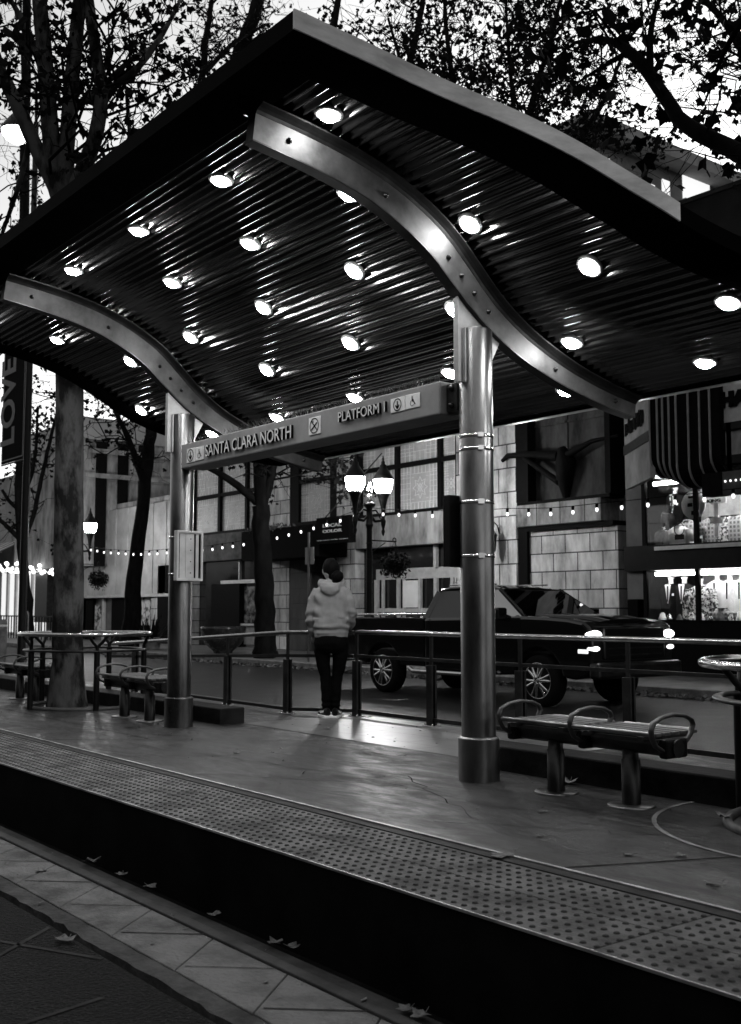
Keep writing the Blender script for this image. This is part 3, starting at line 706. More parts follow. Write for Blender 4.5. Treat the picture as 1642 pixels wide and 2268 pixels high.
for i, a in enumerate([
    (205, 1912, ZT + .0, .085, .75, 'large curled dead leaf leaning on the track lip at lower left'),
    (92, 1932, ZQ, .055, .35, 'small pale dead leaf lying on the track slabs at far left'),
    (272, 1938, ZT + .0, .055, .5, 'dark leaf stuck on the track lip just right of the large curled leaf'),
    (330, 1966, ZT + .0, .065, .6, 'crumpled leaf on the track lip, third from the left'),
    (478, 2030, ZT + .0, .06, .7, 'upturned leaf alone in the middle of the track lip'),
    (612, 2092, ZT + .0, .06, .6, 'leaf on the track lip left of the wet clump'),
    (655, 2100, ZT + .0, .055, .7, 'second leaf of the clump near the bottom of the track lip'),
    (150, 2082, Z2, .075, .5, 'pale leaf lying on the dark near road'),
    (905, 2238, ZQ, .06, .5, 'leaf at the bottom edge left of its neighbour by the black trough'),
    (938, 2252, ZQ, .065, .7, 'pale leaf at the bottom edge beside the black trough'),
    (1118, 1898, .006, .10, .10, 'broad flat leaf lying across the steel line of the tactile strip'),
    (452, 1766, .008, .05, .4, 'dark crumpled leaf on the tactile strip near its middle'),
    (522, 1668, Z1, .045, .25, 'small pale leaf on the joint in front of the canopy'),
    (893, 1675, Z1, .06, .15, 'flat leaf on the platform left of the right post'),
    (1262, 1735, Z1, .095, .8, 'curled bright leaf behind the first leg of the right bench'),
    (1205, 1800, Z1, .045, .3, 'dark leaf in front of the right bench'),
    (1196, 1852, Z1, .035, .2, 'tiny pale leaf on bare concrete below the right bench'),
    (1388, 1894, Z1, .045, .1, 'thin pale leaf left of the inlaid paving ring'),
    (1510, 1898, Z1, .05, .3, 'pale leaf lying on the inlaid paving ring'),
    (1575, 1960, Z1, .075, .2, 'jagged leaf beyond the dark joint at lower right'),
    (1597, 1812, .03, .075, .8, 'curled leaf resting on the base ring of the right tree guard'),
    (812, 1590, .008, .09, .3, 'pale leaf at the foot of the handrail right of the person'),
    (728, 1614, .008, .06, .2, 'leaf on the pale slabs just below the feet of the person'),
    (562, 1610, .008, .05, .2, 'leaf at the corner of the left kerb wall'),
    (185, 1602, Z1, .04, .2, 'small leaf on the platform under the far bench'),
    (500, 1985, ZQ, .03, .2, 'tiny dark leaf on the track slabs')]):
    fallen(*a[:5], a[5], i + 3)

q = MB(); rnd = random.Random(77)      # crumbs of leaf and grit on the platform, too many to count
for _ in range(420):
    x = rnd.uniform(-16, -1.5); y = rnd.uniform(3.75, 7.2) if rnd.random() < .8 else rnd.uniform(2.2, 2.75); z = .004 if y > 3 else ZT + .003
    a = Vector((rnd.gauss(0, 1), rnd.gauss(0, 1), rnd.gauss(0, .25))).normalized(); c = a.orthogonal(); c.z *= .3; c.normalize(); s_ = abs(rnd.gauss(0, .008)) + .004; p = Vector((x, y, z + .003))
    q.add([p - a * s_, p + c * s_ * .6, p + a * s_, p - c * s_ * .6], [(0, 1, 2, 3)])
tag(q.build('platform_litter', M_DEADLEAF), kind='stuff')

# ================================================================ person
from mathutils import noise
def remesh(mb, voxel, smooth=4, fold=None):
    me = mb.mesh('tmp', []); o = bpy.data.objects.new('tmp', me); COL.objects.link(o)
    m = o.modifiers.new('r', 'REMESH'); m.mode = 'VOXEL'; m.voxel_size = voxel
    if smooth: s_ = o.modifiers.new('s', 'SMOOTH'); s_.iterations = smooth; s_.factor = .5
    bpy.context.view_layer.update(); dg = bpy.context.evaluated_depsgraph_get()
    r = bpy.data.meshes.new_from_object(o.evaluated_get(dg)); bpy.data.objects.remove(o); bpy.data.meshes.remove(me)
    if fold:
        nn = [v.normal.copy() for v in r.vertices]
        for v, n_ in zip(r.vertices, nn): v.co += n_ * fold(v.co)
    for p in r.polygons: p.use_smooth = True
    return r
def put(me, name, m, parent):
    me.name = name; me.materials.clear(); me.materials.append(m); o = bpy.data.objects.new(name, me); COL.objects.link(o); o.parent = parent; return o
def ell(c, rx, ry, n=20, tilt=None, p=2.3):
    o = []
    for k in range(n):
        a = 2 * PI * k / n; ca, sa = math.cos(a), math.sin(a)
        x = rx * math.copysign(abs(ca) ** (2 / p), ca); y = ry * math.copysign(abs(sa) ** (2 / p), sa); o.append(Vector((c[0] + x, c[1] + y, c[2])))
    return o
per = thing('person', 'person seen from behind in pale grey hoodie, black trousers and dark hair bun', 'person', (0, 0, 0))
M_SKIN = mat('skin', .34, .55, var=.08, scale=8)
M_HOOD = mat('pale grey sweatshirt', .28, .9, var=.10, scale=9, bump=0)
M_TROU = mat('black trousers', .004, .85, var=.2, scale=8)
M_HAIR = mat('dark hair', .006, .6, var=.3, scale=30, stretch=(1, 1, .2))
# arms: left hangs and bends slightly forward, right goes forward to the pocket (x<0 is the person's left)
LA = [(-.13, -.005, 1.345), (-.190, -.01, 1.24), (-.222, -.005, 1.08), (-.218, .045, .95), (-.205, .095, .865)]
RA = [(.13, -.005, 1.345), (.190, -.015, 1.24), (.222, -.02, 1.09), (.200, .07, 1.00), (.13, .15, .955)]
bd = MB()
def limb(q, pts, rad, n=14): q.tube(pts, rad, n)
bd.rings([ell((0, 0, z), a, c) for z, a, c in ((.80, .155, .105), (.88, .165, .115), (1.0, .14, .10), (1.15, .155, .105), (1.30, .165, .105), (1.38, .13, .09), (1.42, .07, .065))])
bd.tube([(0, .0, 1.38), (-.005, .012, 1.47), (-.01, .02, 1.52)], [.062, .055, .055], 14)
for arm in (LA, RA): limb(bd, arm, [.05, .046, .042, .036, .028])
for s_ in (-1, 1):
    limb(bd, [(s_ * .085, 0, .84), (s_ * .082, .005, .66), (s_ * .062, .01, .46), (s_ * .058, -.015, .30), (s_ * .048, -.01, .09)], [.075, .062, .042, .040, .032])
    bd.tube([(s_ * .05, -.03, .045), (s_ * .055, .06, .04), (s_ * .06, .15, .03)], [.036, .04, .028], 10)
hc = Vector((-.012, .03, 1.565))
bd.ball(hc, .1, n=20, m=14, sc=(.80, .98, 1.16))
bd.ball(hc + Vector((-.002, .055, -.062)), .05, sc=(.95, .9, .9)); bd.tube([hc + Vector((0, .098, .012)), hc + Vector((0, .118, -.018))], [.010, .016], 8)
for s_ in (-1, 1): bd.ball(hc + Vector((s_ * .082, -.005, -.005)), .03, n=8, m=6, sc=(.35, .7, 1.1)); bd.ball(hc + Vector((s_ * .032, .088, .014)), .014, n=8, m=6)
bd.ball(hc + Vector((0, .098, -.048)), .018, n=8, m=6, sc=(1.2, .5, .5))
for arm, cu in ((LA, 1), (RA, -1)):
    w0, e0 = Vector(arm[-1]), Vector(arm[-2]); d = (w0 - e0).normalized(); sx = Vector((cu, 0, 0)); sx = (sx - d * sx.dot(d)).normalized(); up_ = d.cross(sx)
    bd.tube([w0 - d * .01, w0 + d * .04, w0 + d * .085], [.026, .036, .034], 10, flat=.55)
    for k in range(4):
        b0_ = w0 + d * .08 + up_ * (-.028 + .0187 * k) * 1; ln = (.062, .075, .07, .055)[k]
        bd.tube([b0_, b0_ + d * ln * .45 + sx * .006, b0_ + d * ln * .8 + sx * .022, b0_ + d * ln * .9 + sx * .038], [.0085, .0085, .0078, .0065], 8)
    bd.tube([w0 + d * .03 - up_ * .028, w0 + d * .06 - up_ * .05 + sx * .01, w0 + d * .095 - up_ * .05 + sx * .018], [.011, .010, .008], 8)
body = put(remesh(bd, .0055, 2), 'body', M_SKIN, per)
# hoodie
hd = MB()
hd.rings([ell((0, cy, z), a, c, p=2.4) for z, a, c, cy in ((.845, .170, .126, 0), (.86, .178, .132, 0), (.885, .180, .134, 0), (.905, .190, .142, 0), (.95, .194, .148, -.004), (1.02, .192, .146, -.006), (1.12, .188, .142, -.008), (1.22, .192, .140, -.008), (1.30, .190, .134, -.006), (1.36, .182, .122, -.004), (1.405, .135, .10, 0), (1.44, .088, .082, .004), (1.46, .07, .07, .008))])
limb(hd, LA[:-1] + [(-.208, .085, .885)], [.066, .068, .060, .054, .042], 16)
limb(hd, RA[:-1] + [(.14, .145, .96)], [.066, .068, .060, .052, .044], 16)
hd.tube([(-.208, .085, .885), (-.206, .092, .87)], [.038, .036], 12)
# hood lying on the back: a soft roll that droops to a point
rs = []
for i in range(17):
    a = R(-150 + 300 * i / 16) - PI / 2
    rr = .105; back = max(0, -math.sin(a)); x = rr * 1.12 * math.cos(a); y = .012 + .088 * math.sin(a); z = 1.445 - .085 * back ** 1.5
    rs.append(Vector((x, y, z)))
hd.tube(rs, [.032 + .016 * max(0, -math.sin(R(-150 + 300 * i / 16) - PI / 2)) for i in range(17)], 12)
hd.rings([ell((0, cy, z), a, c, p=2.0) for z, a, c, cy in ((1.43, .10, .06, -.085), (1.39, .115, .055, -.112), (1.345, .098, .045, -.128), (1.31, .062, .035, -.132), (1.285, .022, .016, -.128))])
def fold(p):
    f = .009 * noise.noise((p.x * 7 + p.z * 6, p.y * 5, p.z * 9 - p.x * 5)) + .003 * noise.noise((p.x * 16, p.y * 14, p.z * 22))
    if abs(p.x) > .17: f += .011 * math.sin(p.z * 70 + p.y * 30) * max(0, 1 - abs(p.z - 1.03) / .16)
    if p.z < 1.02: f += .012 * math.sin(p.z * 60 + 10 * p.x + 6 * noise.noise(p * 4)) * max(0, 1 - abs(p.z - .94) / .07)
    f += .012 * math.sin((p.x * .8 + p.z) * 34 + 5 * noise.noise(p * 3)) * max(0, 1 - abs(abs(p.x) - .15) / .07) * (1 if 1.05 < p.z < 1.4 else 0)
    if .862 < p.z < .892 and abs(p.x) < .2: f -= .002
    return f
put(remesh(hd, .0085, 3, fold), 'hoodie', M_HOOD, per)
tr = MB()
tr.rings([ell((0, cy, z), a, c, p=2.3) for z, a, c, cy in ((.90, .165, .12, 0), (.84, .178, .134, -.005), (.78, .186, .142, -.008), (.72, .176, .13, -.005), (.68, .165, .11, 0))])
for s_ in (-1, 1):
    tr.tube([(s_ * .100, -.002, .80), (s_ * .098, .0, .70), (s_ * .086, .004, .56), (s_ * .066, .008, .44), (s_ * .056, -.006, .30), (s_ * .050, -.006, .16), (s_ * .049, .0, .055)], [.090, .088, .074, .060, .056, .050, .048], 18)
put(remesh(tr, .0085, 3, lambda p: .005 * noise.noise((p.x * 10, p.y * 10, p.z * 18)) + (.004 * math.sin(p.z * 110) if p.z < .2 else 0)), 'trousers', M_TROU, per)
ha = MB(); ha.ball(hc + Vector((.008, -.014, .020)), .103, n=20, m=14, sc=(.90, .98, 1.14)); ha.ball(hc + Vector((.012, -.05, -.05)), .07, n=14, m=10, sc=(.9, .75, 1))
put(remesh(ha, .007, 2, lambda p: .003 * noise.noise((p.x * 40, p.y * 40, p.z * 12)) - (.03 if (p.y > .085 and p.z < 1.63) else 0)), 'hair', M_HAIR, per)
bn = MB().ball(hc + Vector((.048, -.105, -.075)), .068, n=16, m=12, sc=(1.0, .85, .95)); bn.ball(hc + Vector((.02, -.10, -.11)), .04)
put(remesh(bn, .007, 2, lambda p: .004 * noise.noise((p.x * 40, p.y * 40, p.z * 40))), 'hair_bun', M_HAIR, per)
for s_, yaw in ((-1, .45), (1, -.12)):
    q = MB(); rsx = []
    for y, rw, h in ((-.07, .030, .075), (-.045, .037, .09), (0, .038, .08), (.06, .040, .062), (.12, .042, .05), (.165, .034, .04), (.185, .018, .03)):
        rsx.append([Vector((rw * math.cos(2 * PI * k / 14), y, max(0.0, h / 2 + h / 2 * math.sin(2 * PI * k / 14)))) for k in range(14)])
    q.rings(rsx); M4 = Matrix.Translation((s_ * .055, -.02, .018)) @ Matrix.Rotation(yaw, 4, 'Z'); q.xf(M4)
    sh = q.build('shoe', M_BLACK, None); sh.parent = per
    q = MB(); q.prism([(-.042, -.075), (.042, -.075), (.046, .10), (.03, .19), (-.03, .19), (-.046, .10)], lambda a, c: Vector((a, c, -.018)), lambda a, c: Vector((a, c, .006))); q.xf(M4)
    so = q.build('sole', M_WHITE, None, bev=.004); so.parent = sh
    q = MB(); q.bar((.036, -.03, .05), (.043, .06, .03), .004, .02); q.bar((-.036, -.03, .05), (-.043, .06, .03), .004, .02); q.xf(M4); st = q.build('stripe', M_WHITE, None); st.parent = sh
hl = Matrix.Translation(hc) @ Matrix.Rotation(R(-9), 4, 'Y') @ Matrix.Rotation(R(14), 4, 'Z') @ Matrix.Translation(-hc)
for o in per.children:
    if o.name.startswith(('hair',)): o.data.transform(hl)
per.location = (-9.555, 6.92, .004); fd = Vector((-.74, .67)); per.rotation_euler = (0, 0, math.atan2(-fd.x, fd.y))

# ================================================================ pickup truck
M_CAR = mat('black car paint', .006, .12, var=0, coat=.6)
M_CARGL = glassmat('car glass', .05, .35, gl=.4)
M_TYRE = mat('tyre rubber', .012, .8, var=.2)
M_RIM = mat('chrome rim', .8, .12, 1, var=.1)
M_HEAD = emit('headlight', 14); M_TAIL = emit('tail light', 2.5, .5)
tk = thing('pickup_truck', 'black crew cab pickup truck driving along the street with its headlights on', 'pickup truck', (0, 0, 0))
def arch(cx, r, z0, n=12):
    a0 = math.asin((z0 - .39) / r); return [(cx + r * math.cos(a0 + (PI - 2 * a0) * i / n), .39 + r * math.sin(a0 + (PI - 2 * a0) * i / n)) for i in range(n + 1)]
XF, XRW = -1.07, -4.84
prof = [(-.02, .62), (-.10, .48), (-.35, .44)] + [(x, z) for x, z in arch(XF, .50, .46)] + [(-1.9, .44), (-3.70, .44), (-3.70, 1.33), (-1.30, 1.37), (-.9, 1.36), (-.45, 1.335), (-.16, 1.29), (-.03, 1.20), (0, .95)]
MB().prism(prof, lambda a, c: Vector((a, -.97, c)), lambda a, c: Vector((a, .97, c))).build('body', M_CAR, tk, bev=.05, seg=3)
MB().rings([[Vector((x, -w_, z)), Vector((x, -w_ * .5, z + .045)), Vector((x, 0, z + .05)), Vector((x, w_ * .5, z + .045)), Vector((x, w_, z)), Vector((x, 0, z - .2))] for x, w_, z in ((-1.34, .80, 1.36), (-.9, .79, 1.355), (-.4, .76, 1.33), (-.12, .70, 1.28))]).build('hood', M_CAR, tk)
bp = [(-3.70, .50), (-3.72, 1.33), (-6.05, 1.33), (-6.08, .62), (-5.6, .56)] + [(x, z) for x, z in arch(XRW, .50, .50)][::-1] + [(-4.1, .50)]
for s_ in (-1, 1):
    bs = MB().prism(bp, lambda a, c: Vector((a, s_ * .86, c)), lambda a, c: Vector((a, s_ * .97, c))).build('bed_side', M_CAR, tk, bev=.02)
    q = MB().tube([(-3.8, s_ * .92, 1.385), (-5.95, s_ * .92, 1.375)], .02, 8)
    for x in (-3.95, -4.6, -5.25, -5.85): q.box(x - .06, x + .06, s_ * .92 - .035, s_ * .92 + .035, 1.33, 1.385)
    q.build('bed_rail', M_CHROME, bs)
    MB().box(-6.095, -5.98, s_ * .80, s_ * .975, .92, 1.24).build('tail_light', M_TAIL, tk, bev=.015)
    d = MB().tube([(-1.95, s_ * 1.02, .47), (-2.1, s_ * 1.05, .42), (-3.9, s_ * 1.05, .42), (-4.05, s_ * 1.02, .47)], .038, 10).build('side_step', M_CHROME, tk)
    for x in (-2.66, -3.62): MB().tube([(x - .10, s_ * .985, 1.09), (x, s_ * 1.0, 1.095), (x + .08, s_ * .985, 1.09)], .015, 8).build('door_handle', M_CHROME, tk)
    q = MB()
    for x in (-1.42, -2.53, -3.55): q.box(x - .004, x + .004, s_ * .965, s_ * .972, .5, 1.31)
    q.build('door_gap', M_BLACKM, tk)
    mr_ = MB().obox((-1.72, s_ * 1.10, 1.40), (.05, 0, 0), (0, .11, 0), (0, 0, .10)).build('wing_mirror', M_CAR, tk, bev=.03)
    MB().bar((-1.68, s_ * .93, 1.35), (-1.70, s_ * 1.02, 1.38), .05, .04).build('mirror_arm', M_BLACK, mr_)
    h = MB().ball((-.055, s_ * .855, 1.10), 1, sc=(.105, .142, .068)).build('headlight', M_HEAD, tk)
    MB().ball((-.045, s_ * .87, .90), 1, sc=(.075, .118, .045)).build('fog_light', emit('side lamp', 3), tk)
    MB().box(-.25, -.06, s_ * .955, s_ * .985, .83, .89).build('marker_lamp', emit('marker', 1.2), tk, bev=.008)
MB().box(-6.10, -6.03, -.86, .86, .62, 1.32).build('tailgate', M_CAR, tk, bev=.02)
MB().box(-6.0, -3.72, -.87, .87, .60, .68).build('bed_floor', M_BLACKM, tk)
MB().box(-6.30, -6.10, -.95, .95, .50, .68).build('rear_bumper', M_CHROME, tk, bev=.04)
MB().box(-.06, .14, -.98, .98, .46, .70).build('front_bumper', M_STEELD, tk, bev=.05)
gr = MB().box(-.03, .025, -.70, .70, .74, 1.20).build('grille', M_BLACK, tk, bev=.02)
q = MB()
for z in (.80, .90, 1.0, 1.08): q.box(.02, .034, -.62, .62, z - .012, z + .012)
q.build('grille_bar', M_STEELD, gr)
# cab: roof, pillars, glass
RP = {(0, s_): (-1.30 - .06, s_ * .88, 1.33) for s_ in (-1, 1)}
A0, A1, B0, B1, C0_, C1, D0, D1 = (-1.30, 1.33), (-2.12, 1.83), (-2.62, 1.33), (-2.66, 1.86), (-3.60, 1.33), (-3.52, 1.82), (-3.72, 1.33), (-3.58, 1.80)
q = MB(); rs = []
for x, z, w_ in ((-2.08, 1.815, .70), (-2.35, 1.855, .735), (-2.8, 1.87, .745), (-3.3, 1.862, .74), (-3.60, 1.825, .70)):
    rs.append([Vector((x, -w_, z - .055)), Vector((x, -w_ + .05, z - .01)), Vector((x, 0, z + .02)), Vector((x, w_ - .05, z - .01)), Vector((x, w_, z - .055)), Vector((x, 0, z - .05))])
q.rings(rs); q.build('roof', M_CAR, tk)
q = MB(); q.tube([(-2.3, -.60, 1.885), (-3.45, -.60, 1.885)], .014, 8); q.tube([(-2.3, .60, 1.885), (-3.45, .60, 1.885)], .014, 8); q.build('roof_rail', M_CHROME, tk)
for s_ in (-1, 1):
    for (a, c, wd) in ((A0, A1, .06), (B0, B1, .07), (D0, D1, .14)):
        MB().bar((a[0], s_ * .90, a[1] - .04), (c[0], s_ * .70, c[1] - .03), wd, .05, up=(0, 1, 0)).build('pillar', M_CAR, tk, bev=.012)
    MB().add([(-1.36, s_ * .90, 1.33), (-2.60, s_ * .90, 1.33), (-2.64, s_ * .715, 1.80), (-2.14, s_ * .715, 1.79)], [(0, 1, 2, 3)]).build('side_window', M_CARGL, tk)
    MB().add([(-2.68, s_ * .90, 1.33), (-3.64, s_ * .90, 1.33), (-3.52, s_ * .715, 1.78), (-2.70, s_ * .715, 1.80)], [(0, 1, 2, 3)]).build('side_window', mat('tinted glass', .004, .08, var=0, coat=.5), tk)
MB().add([(-1.27, -.86, 1.335), (-1.27, .86, 1.335), (-2.09, .68, 1.80), (-2.09, -.68, 1.80)], [(0, 1, 2, 3)]).build('windscreen', M_CARGL, tk)
MB().add([(-3.70, -.86, 1.335), (-3.70, .86, 1.335), (-3.57, .68, 1.80), (-3.57, -.68, 1.80)], [(0, 1, 2, 3)]).build('rear_window', mat('tinted rear glass', .004, .08, var=0, coat=.5), tk)
for s_ in (-1, 1):
    MB().rings([ell((x, s_ * .40, z), .07, .24) for x, z in ((-2.42, 1.05), (-2.50, 1.3), (-2.56, 1.52))]).build('seat', M_BLACKM, tk)
    MB().ball((-2.55, s_ * .40, 1.62), .09, sc=(.6, 1.2, 1)).build('headrest', M_BLACKM, tk)
MB().ring((-1.85, .40, 1.32), .18, .016, 24, 8, axis=(.9, 0, .5)).build('steering_wheel', M_BLACK, tk)
MB().box(-1.7, -1.3, -.85, .85, 1.2, 1.325).build('dashboard', M_BLACKM, tk, bev=.03)
for x in (XF, XRW):
    for s_ in (-1, 1):
        wt = thing('wheel', None, None, (x, s_ * .84, .39)); wt.parent = tk
        MB().lathe([(.27, -.13), (.36, -.135), (.39, -.10), (.395, 0), (.39, .10), (.36, .135), (.27, .13)], (x, s_ * .84, .39), 36, axis=(0, s_, 0)).build('tyre', M_TYRE, wt)
        q = MB().lathe([(.275, .10), (.26, .125), (.24, .10), (.22, .02), (.05, .02)], (x, s_ * .84, .39), 36, axis=(0, s_, 0))
        for k in range(6):
            for dd in (-.13, .13):
                a = PI * k / 3 + dd + .2
                q.tube([(x + .05 * math.cos(a), s_ * (.84 + .125), .39 + .05 * math.sin(a)), (x + .15 * math.cos(a + dd * .3), s_ * (.84 + .12), .39 + .15 * math.sin(a + dd * .3)), (x + .26 * math.cos(a + dd * .5), s_ * (.84 + .10), .39 + .26 * math.sin(a + dd * .5))], [.03, .026, .034], 8)
        q.ring((x, s_ * (.84 + .115), .39), .268, .018, 36, 8, axis=(0, 1, 0))
        q.lathe([(.065, .09), (.06, .125), (.03, .135), (.001, .137)], (x, s_ * .84, .39), 16, axis=(0, s_, 0))
        q.build('rim', M_RIM, wt)
tk.location = (-10.55, 13.25, ZR)

# ================================================================ double lantern street lamps with hanging baskets
M_IRON = mat('black cast iron', .006, .35, 0, var=.3, scale=8, spec=.2)
M_GLOBE = emit('lamp globe', 130)
M_PLANT = mat('dark foliage', .02, .8, var=.6, scale=10)
def leafcluster(q, c, rad, n, size, rnd, sc=(1, 1, 1), hang=0):
    for _ in range(n):
        d = Vector((rnd.gauss(0, 1), rnd.gauss(0, 1), rnd.gauss(0, 1))).normalized() * rad * rnd.random() ** .4
        p = Vector(c) + Vector((d.x * sc[0], d.y * sc[1], d.z * sc[2] - hang * rnd.random() ** 3))
        a = Vector((rnd.gauss(0, 1), rnd.gauss(0, 1), rnd.gauss(0, 1))).normalized(); b_ = a.orthogonal().normalized(); s_ = size * rnd.uniform(.6, 1.3)
        q.add([p - a * s_, p + b_ * s_ * .5, p + a * s_, p - b_ * s_ * .5], [(0, 1, 2, 3)])
def lamp(label, loc):
    t = thing('street_lamp', label, 'street lamp', (0, 0, 0), 0, 'double lantern street lamps on the far pavement')
    q = MB().lathe([(.20, 0), (.20, .10), (.17, .14), (.17, .5), (.13, .62), (.10, .75), (.085, .9), (.075, 1.5), (.07, 3.3), (.085, 3.36), (.10, 3.40), (.085, 3.44), (.075, 3.8), (.11, 3.84), (.15, 3.88), (.16, 3.93), (.10, 3.96), (.06, 4.0)], (0, 0, 0), 20)
    for z in (1.2, 2.0, 2.55, 2.95): q.ring((0, 0, z), .075, .014, 20, 6)
    q.build('pole', M_IRON, t)
    MB().lathe([(.05, 3.96), (.09, 4.0), (.05, 4.06), (.07, 4.10), (.035, 4.15), (.05, 4.20), (.075, 4.30), (.045, 4.40), (.03, 4.42), (.03, 4.46), (.01, 4.5)], (0, 0, 0), 14).build('finial', M_CHROME, t)
    for s_ in (-1, 1):
        y = s_ * .44
        q = MB().tube([(0, s_ * .05, 3.62), (0, s_ * .18, 3.50), (0, s_ * .34, 3.52), (0, y, 3.62)], .038, 8); q.tube([(0, s_ * .06, 3.75), (0, s_ * .2, 3.78), (0, s_ * .3, 3.68), (0, s_ * .36, 3.55)], .022, 8)
        arm = q.build('lamp_arm', M_IRON, t)
        h = MB().lathe([(.01, 3.14), (.035, 3.2), (.05, 3.26), (.03, 3.32), (.055, 3.42), (.07, 3.52), (.04, 3.60), (.05, 3.68), (.06, 3.80), (.075, 3.9), (.12, 4.08), (.155, 4.16), (.17, 4.20), (.15, 4.22)], (0, y, 0), 16).build('lantern_base', M_IRON, t)
        MB().lathe([(.14, 4.20), (.19, 4.26), (.225, 4.36), (.24, 4.5), (.24, 4.56)], (0, y, 0), 20).build('globe', M_GLOBE, h)
        MB().lathe([(.262, 4.555), (.262, 4.60), (.20, 4.70), (.13, 4.80), (.085, 4.86), (.085, 4.92), (.05, 4.95), (.05, 5.0), (.025, 5.04), (.03, 5.08), (.006, 5.17)], (0, y, 0), 16).build('lantern_cap', M_IRON, h)
    q = MB().bar((0, .06, 3.02), (0, .86, 3.02), .03, .03); q.bar((0, .08, 2.72), (0, .5, 2.98), .018, .018); q.ring((0, .80, 3.06), .05, .014, 14, 6, axis=(1, 0, 0)); q.bar((0, .82, 3.0), (0, .82, 2.7), .012, .012)
    q.build('basket_arm', M_IRON, t)
    t.location = loc; return t
def basket(loc, label, seed):
    rnd = random.Random(seed); t = thing('hanging_basket', label, 'hanging basket', loc, 0, 'hanging baskets on the street lamps')
    MB().lathe([(.05, -.30), (.17, -.24), (.24, -.12), (.26, .0)], loc, 16).build('basket', M_BLACK, t)
    q = MB()
    for a in range(3): q.tube([Vector(loc) + Vector((.25 * math.cos(a * 2.1), .25 * math.sin(a * 2.1), 0)), Vector(loc) + Vector((0, 0, .52))], .006, 4)
    q.build('chain', M_IRON, t)
    q = MB(); leafcluster(q, loc, .40, 900, .05, rnd, (1, 1, .7), .25); q.build('foliage', M_PLANT, t)
LP = []
l0 = lamp('double lantern street lamp in front of the stone building, left of the truck cab', (-21.2, 16.5, ZW)); basket((-21.2, 17.32, 2.35), 'hanging basket beside the lit double lantern lamp', 4)
l1 = copy_tree(l0); l1.location = (-38.95, 16.5, ZW); l1['label'] = 'far street lamp half hidden behind the mottled tree trunk'
basket((-38.95, 17.32, 2.35), 'far hanging basket right of the mottled tree trunk', 9)

# ================================================================ string lights over the far pavement
def bulbs(label, pts, mb):
    t = thing('string_lights', label, 'string lights', tuple(mb), 0, 'strings of bulbs over the far pavement')
    P = [aty(u, v, 16.45) for u, v in pts]
    MB().tube(P, .008, 5).build('cable', M_BLACKM, t)
    proto = None
    for p in P[1:-1]:
        if proto is None:
            bo = MB().lathe([(.024, -.085), (.030, -.03), (.028, .0)], (0, 0, 0), 8).build('socket', M_BLACKM, None)
            gl = MB().lathe([(.003, -.165), (.02, -.155), (.03, -.125), (.026, -.10), (.018, -.085)], (0, 0, 0), 10).build('bulb', emit('string bulb', 2.6), None)
            gl.parent = bo; proto = bo; o = bo; o.parent = t
        else:
            o = proto.copy(); COL.objects.link(o); o.parent = t; e = gl.copy(); COL.objects.link(e); e.parent = o
        o.location = p - t.location
    return t
bulbs('string of small bulbs rising from the far lamp to the near double lantern lamp', [(192, 1205), (202, 1211), (216, 1213), (231, 1216), (246, 1217), (263, 1218), (279, 1219), (296, 1220), (313, 1220), (331, 1219), (349, 1218), (370, 1216), (395, 1215), (420, 1213), (449, 1210), (471, 1208), (493, 1204), (516, 1201), (540, 1197), (564, 1193), (590, 1188), (614, 1182), (640, 1175), (667, 1168), (695, 1160), (724, 1152), (754, 1143), (785, 1132), (806, 1122)], aty(500, 1200, 16.45))
bulbs('string of small bulbs running right from the double lantern lamp to the clothes shop', [(812, 1122), (849, 1128), (884, 1129), (920, 1130), (958, 1131), (997, 1131), (1036, 1131), (1080, 1129), (1124, 1126), (1171, 1126), (1220, 1125), (1269, 1121), (1322, 1115), (1377, 1110), (1435, 1104), (1495, 1097), (1560, 1091), (1624, 1083), (1670, 1078)], aty(1200, 1128, 16.45))

# ================================================================ street sign seen from behind
p = aty(683, 1440, 14.9)
p = atz(684, 1464, ZR + .0); p = Vector((aty(684, 1300, 15.9).x, 15.9, ZW))
t = thing('street_sign', 'blank back of a small rectangular sign on a thin grey post left of the person', 'sign', tuple(p))
q = MB().box(p.x - .03, p.x + .03, p.y - .02, p.y + .02, ZW, 3.12); q.build('post', M_STEEL, t, bev=.006)
z0, z1 = aty(684, 1250, 15.9).z, aty(684, 1212, 15.9).z
q = MB().box(p.x - .20, p.x + .20, p.y + .022, p.y + .03, z0, z1).build('sign_plate', M_SIGN, t, bev=.003)

# ================================================================ banner pole with street light at the left edge
t = thing('banner_pole', 'tall dark pole at the left edge with a lit pendant street light', 'street light', (0, 0, 0))
bp_ = Vector((aty(63, 900, 8.0).x, 8.0, 0)); t.location = (bp_.x, bp_.y, ZR)
MB().lathe([(.14, 0), (.12, .3), (.085, .4), (.07, 6), (.055, 11.6)], (bp_.x, bp_.y, ZR), 14).build('pole', M_IRON, t)
lt = aty(40, 262, 8.0)
MB().tube([(bp_.x, bp_.y, 11.2), (bp_.x - .05, bp_.y, lt.z + .2), (lt.x + .15, bp_.y, lt.z + .36), (lt.x, bp_.y, lt.z + .25), (lt.x, bp_.y, lt.z + .1)], .035, 8).build('arm', M_IRON, t)
hd_ = MB().lathe([(.05, .12), (.12, .08), (.20, -.02), (.30, -.16), (.36, -.26), (.37, -.30), (.35, -.30)], lt, 24, caps=False).build('lamp_shade', M_IRON, t)
MB().lathe([(.34, -.28), (.32, -.36), (.25, -.46), (.13, -.54), (.002, -.57)], lt, 24).build('lamp_globe', emit('pendant lamp', 6), hd_)
t = thing('banner', 'black framed vertical banner reading LOVE at the left edge', 'banner', (bp_.x - .8, 8.0, 5))
x1 = aty(57, 900, 8.0).x; x0 = x1 - 1.3; zb2 = aty(57, 1014, 8.0).z; zt2 = 7.4
